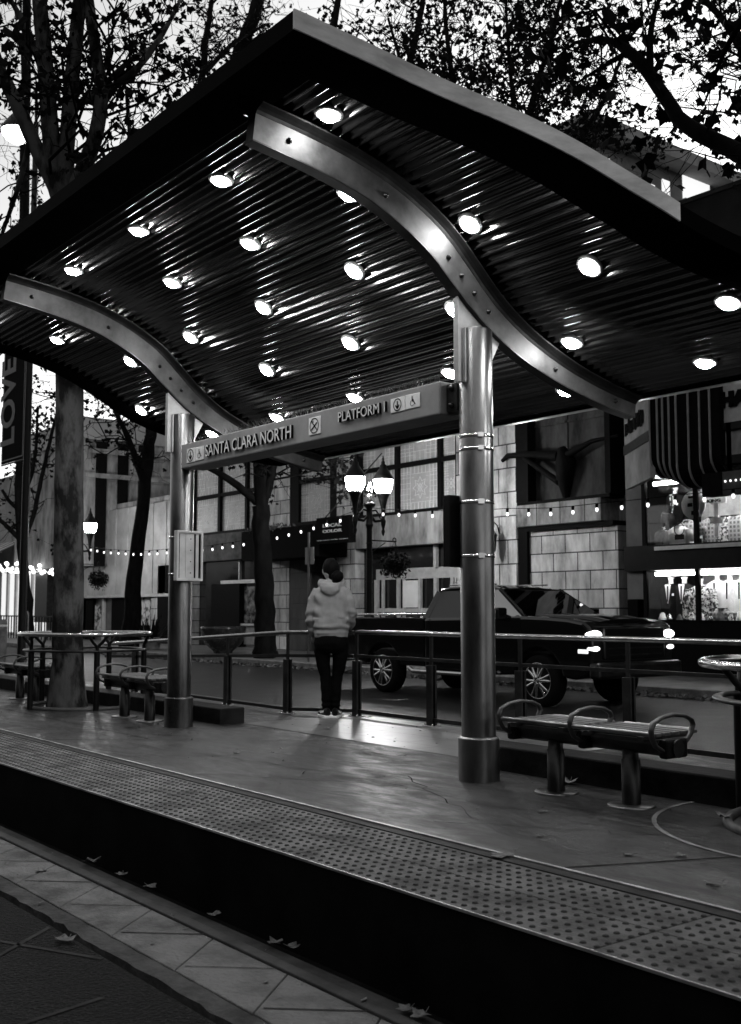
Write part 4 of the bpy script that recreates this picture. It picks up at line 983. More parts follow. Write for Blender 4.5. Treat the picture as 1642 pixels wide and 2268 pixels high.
MB().box(x0, x1, 7.985, 8.0, zb2, zt2).build('cloth', M_BLACKM, t)
q = MB()
for a in ((x0 + .04, x1 - .04, zb2 + .05, zb2 + .075), (x0 + .04, x1 - .04, zt2 - .075, zt2 - .05), (x1 - .065, x1 - .04, zb2 + .075, zt2 - .075), (x0 + .04, x0 + .065, zb2 + .075, zt2 - .075)): q.box(a[0], a[1], 7.979, 7.984, a[2], a[3])
q.build('border', mat('banner print', .26, .8, var=.1), t)
zl0 = aty(22, 985, 8).z; zl1 = aty(35, 790, 8).z
lx1 = aty(36, 900, 8).x
mbt = fit(textmb('LOVE', .5, .003, .012), zl1 - zl0 + .02, .86); mbt.xf(wallM((lx1, 7.981, zl0), (0, 0, 1), (-1, 0, 0))); mbt.build('lettering', mat('banner letters', .24, .8, var=.1), t)
q = MB().tube([(bp_.x, 8.0, zb2 - .02), (x0, 8.0, zb2 - .02)], .018, 8); q.tube([(bp_.x, 8.0, zt2 + .02), (x0, 8.0, zt2 + .02)], .018, 8); q.build('hanging_rod', M_IRON, t)

# ================================================================ planting on the far pavement
rnd = random.Random(21)
p = aty(337, 1405, 16.8); t = thing('agave', 'spiky dark agave plant on the far pavement left of the post', 'plant', (p.x, 16.8, ZW))
q = MB()
for k in range(70):
    a = rnd.uniform(0, 6.28); el = rnd.uniform(.15, 1.45); ln = rnd.uniform(.7, 1.25); d = Vector((math.cos(a) * math.cos(el), math.sin(a) * math.cos(el), math.sin(el))); s_ = Vector((-math.sin(a), math.cos(a), 0)) * .05
    b0_ = Vector((p.x, 16.8, ZW + .15)); m_ = b0_ + d * ln * .5 + Vector((0, 0, -.02)); e = b0_ + d * ln - Vector((0, 0, .10 * math.cos(el)))
    q.add([b0_ - s_ * .6, b0_ + s_ * .6, m_ + s_, m_ - s_, e], [(0, 1, 2, 3), (3, 2, 4)])
q.build('leaves', M_PLANT, t)
MB().lathe([(.25, 0), (.33, .35), (.35, .4), (.31, .4)], (p.x, 16.8, ZW), 18).build('pot', M_KERB, t)
p = aty(495, 1410, 17.0); t = thing('planter_bowl', 'large round bowl planter on the far pavement behind the handrail', 'planter', (p.x, 17.0, ZW))
MB().lathe([(.28, 0), (.30, .06), (.55, .28), (.66, .50), (.70, .72), (.72, .80), (.66, .80), (.62, .70)], (p.x, 17.0, ZW), 28).build('bowl', mat('glazed bowl', .05, .25, .3, var=.4), t)
MB().lathe([(.001, .70), (.62, .71)], (p.x, 17.0, ZW), 20, caps=False).build('soil', M_DARKCON, t)
q = MB(); rnd = random.Random(33)     # fallen leaves gathered in the far gutter, too many to count
for _ in range(1500):
    x = rnd.uniform(-34, -9) if rnd.random() < .9 else rnd.uniform(-60, -34); y = 15.42 - abs(rnd.gauss(0, .16)); z = ZR + .01 + rnd.random() * .05
    a = Vector((rnd.gauss(0, 1), rnd.gauss(0, 1), rnd.gauss(0, .5))).normalized(); c = a.orthogonal().normalized(); s_ = rnd.uniform(.03, .07); p = Vector((x, y, z))
    q.add([p - a * s_, p + c * s_ * .7, p + a * s_, p - c * s_ * .7], [(0, 1, 2, 3)])
tag(q.build('gutter_leaves', M_DEADLEAF), kind='stuff')

# ================================================================ buildings across the street
YB_ = 20.0
def F(u, v, Y=YB_): p = aty(u, v, Y); return p.x, p.z
M_STONE = blockmat('dressed stone', .62, .05, .78, .45, .016, 'xz', var=.35, stain=.55)
M_STONE2 = blockmat('tall stone blocks', .62, .05, .62, .62, .018, 'xz', var=.35, stain=.6)
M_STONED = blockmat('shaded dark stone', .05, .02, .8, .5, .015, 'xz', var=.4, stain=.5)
M_STUCCO = mat('stained stucco', .30, .9, var=.5, scale=1.6, bump=.3, stretch=(1.5, 1.5, .5))
M_PANEL = mat('dark stained panel', .05, .7, var=.8, scale=1.0, bump=.2, stretch=(1.5, 1.5, .5))
M_FRAME = mat('dark window frame', .007, .6, var=.2)
M_FRAMEL = mat('pale door frame', .55, .5, .3, var=.12)
M_GLASSD = mat('dark shop glass', .012, .08, var=.5, scale=1.2, coat=.3)
M_MOSAIC = mat('leaded glass', .46, .45, var=.14, scale=2)
M_LEAD = mat('pale leading', .75, .5, var=.1)
M_METALW = mat('ribbed metal cladding', .5, .5, .3, var=.2, scale=1.2)
def wallbox(parent, name, u0, v0, u1, v1, y0, y1, m, bev=0):
    x0, z0 = F(u0, v0); x1, z1 = F(u1, v1); return MB().box(x0, x1, y0, y1, z0, z1).build(name, m, parent, bev=bev)
# --- the stone building
xL, xR = -38.0, -16.05
lc = thing('stone_building', 'stone faced building with leaded glass windows behind the truck', 'building', ((xL + xR) / 2, 26, ZW))
MB().box(xL, xR, 20.6, 32, ZW, 9.2).build('core', M_STUCCO, lc)
def pier(u0, u1, zt_, m=M_STONE, y=20.0, z0=ZW): x0 = F(u0, 1200)[0]; x1 = F(u1, 1200)[0]; return MB().box(x0, x1, y, 20.62, z0, zt_).build('stone_pier', m, lc)
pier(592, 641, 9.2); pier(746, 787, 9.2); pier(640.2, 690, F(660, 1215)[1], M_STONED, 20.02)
pier(1012, 1146, 9.2, M_STONE2); pier(418, 427, 9.2)
ZS1 = F(1010, 1126)[1]; ZS0 = 2.95                       # lintel band
def spandrel(u0, u1, z0, z1, m, y=19.97): x0 = F(u0, 1200)[0]; x1 = F(u1, 1200)[0]; return MB().box(x0, x1, y, 20.62, z0, z1).build('lintel', m, lc)
spandrel(427.3, 591.7, 2.92, ZS1, mat('dark lintel', .09, .6, var=.5, scale=2)); spandrel(787.3, 1011.7, 2.98, ZS1, M_STUCCO); spandrel(641.3, 745.7, 2.95, ZS1, M_FRAME)
def leaded(u0, u1, z0, z1, star=True):
    x0 = F(u0, 1150)[0]; x1 = F(u1, 1150)[0]; w_ = MB().box(x0, x1, 20.14, 20.2, z0, z1).build('window', M_MOSAIC, lc)
    W, H = x1 - x0, z1 - z0; q = MB(); yy = 20.136; t_ = .011
    def ln(ax, az, bx, bz, w2=t_): line_(q, (ax, az), (bx, bz), w2, yy)
    nb = 3; cw = min(W, H) * .115
    for k in range(1, nb + 1):
        for s0 in (x0 + cw * k, x1 - cw * k): 
            if k <= nb - (1 if W < 1.2 else 0): ln(s0, z0, s0, z1)
        if k == 2:
            for s0 in (z0 + cw * 1.5, z1 - cw * 1.5): ln(x0, s0, x1, s0)
    n = int(H / cw)
    for i in range(1, n):
        z = z0 + H * i / n
        ln(x0, z, x0 + cw * nb, z); ln(x1 - cw * nb, z, x1, z)
    n = int(W / cw)
    for i in range(1, n):
        x = x0 + W * i / n; ln(x, z0, x, z0 + cw * 1.5); ln(x, z1 - cw * 1.5, x, z1)
    if star:
        cx, cz = (x0 + x1) / 2, (z0 + z1) / 2; r = min(W, H) * .25
        pts8 = [(cx + (r if i % 2 == 0 else r * .62) * math.cos(PI * i / 8 + PI / 2), cz + (r if i % 2 == 0 else r * .62) * math.sin(PI * i / 8 + PI / 2)) for i in range(16)]
        for i in range(16): ln(*pts8[i], *pts8[(i + 1) % 16])
        for i in range(4): a = PI / 4 + PI / 2 * i; ln(cx, cz, cx + r * .6 * math.cos(a), cz + r * .6 * math.sin(a)); 
        dm = [(cx, cz + r * .36), (cx + r * .3, cz), (cx, cz - r * .36), (cx - r * .3, cz)]
        for i in range(4): ln(*dm[i], *dm[(i + 1) % 4])
        for sx in (-1, 1):
            for sz in (-1, 1): o = (cx + sx * r * 1.0, cz + sz * r * 1.15); [ln(o[0] - .05, o[1] + d_, o[0] + .05, o[1] + d_) for d_ in (-.05, .05)]
    q.build('leading', M_LEAD, w_); return w_
def line_(q, p, c, w_, y): q.obox(((p[0] + c[0]) / 2, y, (p[1] + c[1]) / 2), Vector((c[0] - p[0], 0, c[1] - p[1])) / 2, Vector((-(c[1] - p[1]), 0, c[0] - p[0])).normalized() * w_ / 2, (0, .004, 0))
zm0, zm1 = F(960, 1020)[1] - .05, F(960, 1020)[1] + .06
rows = ((ZS1 + .1, zm0), (zm1 + .02, 7.4))
bays = (((428.5, 481), (486, 541), (546, 590)), ((660, 730),), ((797, 873), (880, 968), (976, 1008)))
for bay in bays:
    for u0, u1 in bay:
        for z0, z1 in rows: leaded(u0, u1, z0, z1)
def frames(us, u0, u1):
    x0, x1 = F(u0, 1150)[0], F(u1, 1150)[0]
    for z0, z1 in ((ZS1 + .003, ZS1 + .1), (zm0, zm1 + .02)): MB().box(x0, x1, 20.03, 20.25, z0, z1).build('window_frame', M_FRAME, lc)
    for a, c in us: MB().box(F(a, 1150)[0], F(c, 1150)[0], 20.02, 20.25, ZS1 + .1, 8.0).build('window_frame', M_FRAME, lc)
frames(((427.2, 428.5), (481, 486), (541, 546), (590, 591.8)), 427.3, 591.7); frames(((641.2, 660), (730, 745.8)), 641.3, 745.7); frames(((787.2, 797), (873, 880), (968, 976), (1008, 1011.8)), 787.3, 1011.7)
# right wing: dark panel, stone sill band, recessed block wall
x0, x1 = F(1146, 1100)[0], F(1352, 1100)[0]
zp0, zp1 = F(1250, 1103)[1], 9.2
MB().box(x0 + .02, x1, 20.25, 20.6, zp0, zp1).build('dark_panel', M_PANEL, lc)
q = MB(); q.box(x0, x0 + .42, 19.96, 20.5, zp0, zp1); q.box(x1 - .06, x1 + .10, 19.9, 20.5, zp0, zp1); q.box(x0, x1, 19.98, 20.5, zp0 - .08, zp0); q.build('panel_frame', M_FRAME, lc)
q = MB(); q.box((x0 + x1) / 2 - .05, (x0 + x1) / 2 + .02, 20.22, 20.25, zp0, zp1); q.box(x0 + .4, x1, 20.22, 20.25, zp0 + 1.9, zp0 + 1.96); q.build('panel_rib', M_PANEL, lc)
zq0 = F(1250, 1160)[1]
MB().box(x0, x1 - .25, 19.95, 20.6, zq0, zp0 - .082).build('stone_sill', blockmat('stained sill stone', .36, .05, .78, .85, .016, 'xz', var=.3, stain=.75), lc)
q = MB(); q.box(x0, x1 + .05, 20.02, 20.5, zq0 - .12, zq0 - .002); q.box(x0, x0 + .30, 20.02, 20.5, ZW, zq0 - .12); q.build('recess_frame', M_FRAME, lc)
MB().box(x0 + .3, x1 + .1, 20.12, 20.6, ZW, zq0 - .12).build('block_wall', M_STONE, lc)
# iron bracket arm mounted on the dark panel
fx = (x0 + x1) / 2 + .02; fz = zp0 + .9
t = thing('iron_bracket', 'dark wrought iron bracket arm on the dark panel of the stone building', 'bracket', (fx, 20.1, fz))
MB().tube([(fx, 20.15, fz - 1.0), (fx, 20.1, fz - .4), (fx + .1, 20.05, fz), (fx, 20.0, fz + .35)], [.05, .22, .26, .1], 10).build('boss', M_FRAME, t)
q = MB().tube([(fx - .1, 20.0, fz + .15), (fx - .9, 19.95, fz + .28), (fx - 1.75, 19.9, fz + .33), (fx - 1.95, 19.9, fz + .22)], [.14, .09, .07, .05], 8); q.tube([(fx - .1, 20.0, fz - .5), (fx - .7, 19.95, fz - .1), (fx - 1.2, 19.92, fz + .22)], [.09, .08, .06], 8); q.tube([(fx + .2, 20.0, fz + .15), (fx + 1.0, 19.95, fz + .38), (fx + 1.8, 19.95, fz + .42)], [.10, .06, .03], 8)
q.build('arm', M_FRAME, t)
# wall lanterns
def walllamp(u, v, label):
    x, z = F(u, v); t = thing('wall_lantern', label, 'wall lantern', (x, 19.8, z), 0, 'unlit iron wall lanterns')
    q = MB().lathe([(.02, -.50), (.05, -.45), (.07, -.40), (.10, -.36), (.13, .02), (.15, .04), (.08, .14), (.03, .2), (.02, .24)], (x, 19.72, z), 6, smooth=False); q.build('lantern', M_IRON, t)
    MB().tube([(x, 19.72, z + .22), (x, 19.72, z + .34), (x, 19.80, z + .38), (x, 19.92, z + .30), (x, 19.985, z + .1)], .018, 8).build('hook', M_IRON, t)
walllamp(1107, 1190, 'iron wall lantern on the stone wall just right of the right post'); walllamp(598, 1030, 'iron wall lantern high on the stone pier left of the sign end'); walllamp(752, 1010, 'iron wall lantern high on the pier left of the lit lamps')
# ground floor: left shop front
gx0, gx1 = F(427.3, 1300)[0], F(591.7, 1300)[0]
sf = MB().box(gx0, gx1, 20.3, 20.36, ZW, 2.92).build('shop_glass', M_GLASSD, lc)
def fbar(parent, u0, v0, u1, v1, m, y0=20.2, y1=20.3, name='glazing_bar'):
    x0, z0 = F(u0, v0); x1, z1 = F(u1, v1); return MB().box(x0, x1, y0, y1, min(z0, z1), max(z0, z1)).build(name, m, parent)
za, zb3 = F(520, 1290)[1], F(520, 1286)[1]
for (a, c, d, e) in ((478, 606, za - .02, zb3 + .02),): MB().box(F(478, 1290)[0], gx1 - .02, 20.2, 20.3, za - .03, zb3 + .03).build('glazing_bar', M_FRAMEL, sf)
zc_ = F(560, 1383)[1]; MB().box(F(522, 1383)[0], gx1 - .02, 20.2, 20.3, zc_ - .05, zc_ + .02).build('glazing_bar', M_FRAMEL, sf)
for u in (519, 571): MB().box(F(u, 1300)[0] - .035, F(u, 1300)[0] + .035, 20.19, 20.29, ZW + (.0 if u > 520 else 1.9), 2.9).build('glazing_bar', M_FRAMEL, sf)
MB().box(F(460, 1350)[0], F(522, 1350)[0], 20.15, 20.28, ZW, za - .03).build('door', M_FRAME, sf)
for u0, u1 in ((526, 568), (574, 590)):
    MB().box(F(u0, 1340)[0], F(u1, 1340)[0], 20.305 - .02, 20.299, zc_ + .05, za - .15).build('pane', mat('window display', .12, .25, var=.9, scale=3, lo=.4, hi=.6, coat=.3), sf)
    MB().box(F(u0, 1340)[0], F(u1, 1340)[0], 20.305 - .02, 20.299, ZW + .1, zc_ - .06).build('pane', mat('lower pane', .2, .4, var=.4, scale=3), sf)
# entrance canopy with blade sign
aw = thing('entrance_awning', 'black box awning over the dark entrance of the stone building', 'awning', (F(680, 1200)[0], 19.5, 3))
MB().box(F(597, 1200)[0], F(772, 1200)[0], 18.9, 19.955, 2.75, 3.72).build('awning_box', M_BLACKM, aw)
q = MB(); leafcluster(q, (F(650, 1150)[0], 19.0, 3.75), .5, 260, .06, random.Random(6), (3.2, .5, .35)); q.build('trailing_plants', mat('pale dried plants', .16, .8, var=.6), aw)
bs = thing('blade_sign', 'black projecting sign reading LOCAL COLOR over the entrance', 'sign', (F(737, 1170)[0], 18.6, 3.3))
x0, x1 = aty(701, 1170, 18.6).x, aty(773, 1170, 18.6).x; z0, z1 = aty(737, 1203, 18.6).z, aty(737, 1144, 18.6).z
MB().box(x0, x1, 18.6, 18.85, z0, z1).build('sign_box', M_BLACKM, bs)
M_LC = mat('sign white', .62, .6, var=.1)
def stext(parent, txt, u0, v0, u1, v1, Y, m, ext=.006, off=.0):
    a, c = aty(u0, v0, Y), aty(u1, v1, Y); fit(mbq := textmb(txt, .3, ext, off), c.x - a.x, c.z - a.z); mbq.xf(wallM((a.x, Y - .008, a.z))); return mbq.build('lettering', m, parent)
stext(bs, 'LOCAL', 715.5, 1169, 757, 1157, 18.6, M_LC, off=.012); stext(bs, 'COLOR', 715, 1181, 758.5, 1170, 18.6, M_LC, off=.012); stext(bs, 'ARTIST STUDIOS - GALLERY - BOUTIQUE', 703, 1197, 771.5, 1193, 18.6, M_LC)
MB().tube([(x0 + .3, 18.7, z1), (x0 + 1.5, 19.9, z1 + 1.9)], .02, 6).build('stay_rod', M_STEELD, bs)
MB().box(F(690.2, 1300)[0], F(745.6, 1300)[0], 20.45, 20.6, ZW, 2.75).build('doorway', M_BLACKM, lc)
# right doors
dx0, dx1 = F(787.3, 1300)[0], F(1011.7, 1300)[0]
MB().box(dx0, dx1, 20.34, 20.4, ZW, 2.98).build('transom_glass', M_GLASSD, lc)
dr = MB().box(F(816, 1300)[0], F(1011, 1300)[0], 20.3, 20.335, F(900, 1283)[1] + .02, F(900, 1265)[1] + .1).build('door_header', M_FRAMEL, lc)
zh = F(900, 1283)[1] + .02
for u, wd in ((820, .16), (834, .07), (868, .10), (880, .05), (916, .10), (951, .14), (988, .12), (996, .08)):
    MB().box(F(u, 1300)[0] - wd / 2, F(u, 1300)[0] + wd / 2, 20.22, 20.3, ZW, zh).build('door_stile', M_FRAMEL, lc)
MB().box(F(951, 1240)[0] - .06, F(951, 1240)[0] + .06, 20.2, 20.3, zh + .3, 2.98).build('door_stile', M_FRAMEL, lc)
zk = F(900, 1347)[1]
MB().box(F(816, 1300)[0], F(1000, 1300)[0], 20.24, 20.29, zk - .12, zk).build('door_rail', M_FRAMEL, lc)
x0, z0 = F(881, 1340); x1, z1 = F(914, 1281)
tag(MB().box(x0, x1, 20.205, 20.215, zk + .02, zh - .05).build('paper_notice', M_WHITEP), 'large white paper sheet taped inside the glass doors behind the truck bed', 'notice')
# --- metal clad building to the left
mc = thing('clad_building', 'building clad in pale ribbed metal panels left of the left post', 'building', (-43, 26, ZW))
x0, x1 = F(187, 1230)[0], -38.02
zt3 = F(300, 1122)[1]; zb5 = F(300, 1316)[1]
MB().box(x0 - 5, x1, 20.3, 33, ZW, zt3 + .3).build('core', M_STUCCO, mc)
q = MB(); n = 15
for i in range(n):
    a, c = x0 + (x1 - x0) * i / n, x0 + (x1 - x0) * (i + 1) / n; q.box(a + .012, c - .012, 19.96 - .03 * (i % 2), 20.28, zb5, zt3)
q.build('metal_cladding', M_METALW, mc, bev=.01)
MB().box(x0, x1, 19.9, 20.28, zb5 - .12, zb5 - .003).build('canopy_trim', M_FRAMEL, mc)
MB().box(x0, x1, 20.2, 20.28, ZW, zb5 - .13).build('shop_glass', mat('lit shop glass', .10, .3, var=.7, scale=1.2), mc)
for u0, u1 in ((245, 276), (188, 203)): MB().box(F(u0, 1350)[0], F(u1, 1350)[0], 20.05, 20.19, ZW, zb5 - .14).build('door', M_BLACKM, mc)
for u0, u1 in ((278, 283), (222, 226), (330, 335), (305, 308)): MB().box(F(u0, 1350)[0], F(u1, 1350)[0], 20.08, 20.19, ZW, zb5 - .14).build('glazing_bar', M_FRAMEL if u0 < 300 else M_FRAME, mc)
for k, (u0, u1, v0, v1) in enumerate(((285, 302, 1400, 1300), (309, 328, 1385, 1300), (206, 219, 1395, 1340))):
    MB().box(F(u0, 1350)[0], F(u1, 1350)[0], 20.10, 20.13, F(u0, v0)[1], F(u0, v1)[1]).build('window_poster', mat('poster paper', .30, .8, var=.8, scale=4, lo=.42, hi=.55), mc)
MB().box(F(336, 1320)[0], x1, 19.98, 20.28, ZW, zb5 - .14).build('stone_pier', M_STONE, mc)
q = MB(); q.box(F(353, 1300)[0], x1 + .02, 19.93, 19.98, ZW, zb5 + 1.1); q.build('dark_trim', M_FRAME, mc)
# boarded side wall with pale parapet rising behind the cladding
bw_ = thing('boarded_building', 'taller building with a pale parapet and dark boarded side wall at left', 'building', (-47, 27, 0))
XW = -44.0
def W2(u, v): p = atx(u, v, XW); return p.y, p.z
y0, za_ = W2(188, 931); y1, zb6 = W2(345, 942)
MB().box(XW - 8, XW, y0, y1 + 12, 3.0, za_ + .05).build('wall', M_STUCCO, bw_)
MB().box(XW - 8.05, XW + .12, y0 - .1, y1 + 12, W2(250, 978)[1], za_ + .15).build('parapet', mat('pale parapet', .42, .8, var=.12, scale=1), bw_)
for u in (224, 272, 317): MB().box(XW, XW + .16, W2(u, 1000)[0] - .22, W2(u, 1000)[0] + .22, 3.0, W2(250, 982)[1]).build('board', M_FRAME, bw_)
for v in (1003, 1057): MB().box(XW + .161, XW + .22, y0, y1 + 6, W2(250, v)[1] - .10, W2(250, v)[1] + .10).build('rail', M_STUCCO, bw_)
# --- left corner restaurant
rs_ = thing('restaurant_building', 'corner restaurant with striped awning and glowing windows at the left edge', 'building', (-55, 26, ZW))
x0, x1 = -66.0, F(187, 1230)[0] - .1
MB().box(x0, x1, 20.3, 30, ZW, F(60, 1040)[1]).build('wall', mat('pale restaurant wall', .26, .9, var=.3, scale=1, bump=.2), rs_)
q = MB().box(F(64, 1100)[0], F(66 + 62, 1100)[0], 20.22, 20.3, F(100, 1165)[1], F(100, 1050)[1]); q.build('upper_window', M_GLASSD, rs_)
MB().box(F(84, 1160)[0], F(130, 1160)[0], 20.05, 20.3, F(100, 1165)[1] - .2, F(100, 1165)[1]).build('sill', M_FRAMEL, rs_)
M_GLOW = emit('glowing window', .85)
for k in range(6):
    u0 = -5 + k * 18; MB().box(F(u0, 1330)[0], F(u0 + 14, 1330)[0], 20.2, 20.28, F(u0, 1400)[1], F(u0, 1265)[1]).build('window', [M_GLOW, M_WHITEP][0], rs_)
    MB().box(F(u0 + 14, 1330)[0], F(u0 + 18, 1330)[0], 20.1, 20.3, ZW, F(u0, 1262)[1]).build('window_post', M_FRAMEL, rs_)
MB().box(F(95, 1330)[0], F(122, 1330)[0], 19.6, 20.0, F(100, 1378)[1], F(100, 1268)[1]).build('menu_board', mat('menu board', .03, .4, var=.5), rs_)
q = MB(); xa, xb = -66.0, F(50, 1215)[0]; n = 26
for i in range(n):
    a, c = xa + (xb - xa) * i / n, xa + (xb - xa) * (i + 1) / n
    zt4, zb7 = F(20, 1199)[1], F(20, 1224)[1]
    q.add([(a, 20.2, zt4), (c, 20.2, zt4), (c, 19.0, zb7), (a, 19.0, zb7)], [(0, 1, 2, 3)], i % 2); q.add([(a, 19.0, zb7), (c, 19.0, zb7), (c, 19.0, zb7 - .12), (a, 19.0, zb7 - .12)], [(0, 1, 2, 3)], i % 2)
aw2 = q.build('striped_awning', [mat('awning white', .6, .8, var=.1), M_BLACK], None); tag(aw2, 'striped awning over the restaurant windows at the left edge', 'awning')
ns = thing('script_sign', 'pale scroll shaped sign with script letters half hidden by the mottled tree trunk', 'sign', tuple(aty(120, 1195, 19.6)))
pts = [aty(u, v, 19.6) for u, v in ((96, 1190), (101, 1176), (105, 1166), (113, 1172), (122, 1169), (160, 1170), (160, 1226), (122, 1225), (108, 1228), (101, 1220), (100, 1205))]
MB().prism([(p.x, p.z) for p in pts], lambda a, c: Vector((a, 19.6, c)), lambda a, c: Vector((a, 19.75, c))).build('sign_panel', mat('sign dark', .05, .5), ns)
q = MB(); q.tube([p + Vector((0, -.03, 0)) for p in pts], .035, 6, closed=True); q.build('glowing_border', emit('sign border', .55), ns)
stext(ns, 'Goo', 104, 1216, 138, 1177, 19.58, emit('sign letter glow', .7), .02, .02)
xs = [F(-4 + 7.2 * k, 1250)[0] for k in range(18)]
fl = thing('fairy_lights', 'bright swag of fairy lights over the restaurant front at left', 'string lights', tuple(aty(60, 1255, 19.3)))
rnd = random.Random(2); q = MB(); glp = None
for k in range(58):
    u = rnd.uniform(-4, 124); v = 1247 + 20 * rnd.random() + (5 if u > 60 else 0); p = aty(u, v, rnd.uniform(18.2, 19.4))
    if glp is None: glp = MB().ball((0, 0, 0), .085, n=8, m=6).build('bulb', emit('fairy bulb', 5), None); o = glp
    else: o = glp.copy(); COL.objects.link(o)
    o.parent = fl; o.location = p - fl.location
for k in range(5): q.tube([aty(-5 + 130 * i / 12, 1250 + 4 * k + 5 * math.sin(i * 2 + k), 18.8) for i in range(13)], .012, 4)
q.build('cable', M_BLACKM, fl)
q = MB()
for k in range(40):                                       # patio fence
    x = F(-3, 1400)[0] + k * .34; q.box(x - .02, x + .02, 18.2, 18.24, ZW, .85)
q.box(F(-3, 1400)[0], F(-3, 1400)[0] + 13.4, 18.19, 18.25, .82, .88); tag(q.build('patio_fence', M_IRON), 'low black picket fence in front of the restaurant', 'fence')
p = aty(62, 1385, 11.5)
hp = MB().tube([(p.x - .16, 14.9, ZR), (p.x - .16, 14.9, .70), (p.x - .11, 14.9, .80), (p.x, 14.9, .84), (p.x + .11, 14.9, .80), (p.x + .16, 14.9, .70), (p.x + .16, 14.9, ZR)], .03, 8)
hp = None
pb = aty(61, 1355, 16.0)
tag(MB().tube([(pb.x - .12, 16.0, ZW), (pb.x - .12, 16.0, pb.z - .12), (pb.x - .07, 16.0, pb.z - .02), (pb.x, 16.0, pb.z), (pb.x + .07, 16.0, pb.z - .02), (pb.x + .12, 16.0, pb.z - .12), (pb.x + .12, 16.0, ZW)], .03, 8).build('bike_rack', M_STEEL), 'pale steel hoop bike rack above the left ring guard', 'bike rack')
pb = aty(2, 1420, 10.5); t = thing('bollard', 'short grey bollard with a pale cap at the very left edge', 'bollard', (pb.x, 10.5, ZR))
MB().lathe([(.16, 0), (.16, 1.1), (.14, 1.2)], (pb.x, 10.5, ZR), 18).build('post', M_KERB, t); MB().lathe([(.165, 1.0), (.17, 1.03), (.165, 1.06)], (pb.x, 10.5, ZR), 18).build('band', M_WHITE, t)

# --- clothes shop on the right
cs = thing('clothes_shop', 'dark fronted clothes shop with lit display windows at the right edge', 'building', (-12, 26, ZW))
YS2 = 19.5
def S2(u, v): p = aty(u, v, YS2); return p.x, p.z
sx0 = S2(1388, 1200)[0]; sx1 = -2.0
zpar = S2(1503, 429)[1]
MB().box(S2(1503, 429)[0] - 1.2, 4, 19.9, 34, 5.6, zpar).build('upper_wall', mat('dark painted wall', .018, .8, var=.3, scale=1), cs)
q = MB()
for k in range(3): q.box(S2(1503, 429)[0] - 1.2, 4, 19.86, 19.9, zpar - 1.3 * k - .10, zpar - 1.3 * k)
q.build('cornice', mat('cornice', .03, .7), cs)
MB().box(sx0, S2(1428, 1200)[0], YS2, 20.6, ZW + 1.55, 6.2).build('side_pier', mat('grey painted pier', .15, .6, var=.2, scale=1.5), cs)
MB().box(S2(1352, 1300)[0] + .2, sx0 - .003, 19.85, 20.9, ZW, 8.5).build('downpipe_recess', M_BLACKM, cs)
zA0, zA1 = S2(1450, 1206)[1], S2(1450, 1064)[1]; zB0, zB1 = S2(1450, 1371)[1], S2(1450, 1266)[1]
wx0 = S2(1428, 1200)[0]; wx1 = S2(1543, 1200)[0]
MB().box(sx0, 4, YS2 + .05, 22.0, ZW, zB0 - .02).build('stall_riser', M_BLACKM, cs)
MB().box(sx0, 4, YS2 - .10, 22.0, zB1 + .02, zA0 - .02).build('middle_band', M_BLACK, cs)
MB().box(S2(1460, 1240)[0], 4, YS2 - .16, YS2 - .101, zA0 - .14, zA0 - .06).build('band_trim', M_FRAMEL, cs)
MB().box(wx0, 4, YS2, 23.0, zA1 + .1, zA1 + .6).build('window_ceiling', M_WHITE, cs)
for (z0, z1) in ((zA0, zA1), (zB0, zB1)):
    MB().box(wx0, 4, 21.6, 21.7, z0 - .02, z1 + .1).build('display_back', mat('display backing', .5, .8, var=.3, scale=2), cs)
    MB().box(wx0 - .06, wx0, YS2, 21.7, z0 - .02, z1 + .1).build('display_side', M_FRAME, cs)
    for x in (wx0, wx1, wx1 + 2.6):
        MB().box(x - .05, x + .05, YS2 - .02, YS2 + .05, z0 - .018, z1 + .1).build('window_frame', M_FRAME, cs)
    for xa, xb in ((wx0 + .05, wx1 - .05), (wx1 + .05, wx1 + 2.55)): MB().box(xa, xb, YS2 + .01, YS2 + .018, z0, z1 + .1).build('shop_window', glassmat('shop pane', .06, .97), cs)
    MB().tube([(wx0 + .12, YS2 + .22, z1 - .05), (wx1 + 2.4, YS2 + .22, z1 - .05)], .042, 10).build('tube_light', emit('fluorescent tube', 38 if z0 < 2 else 60), cs)
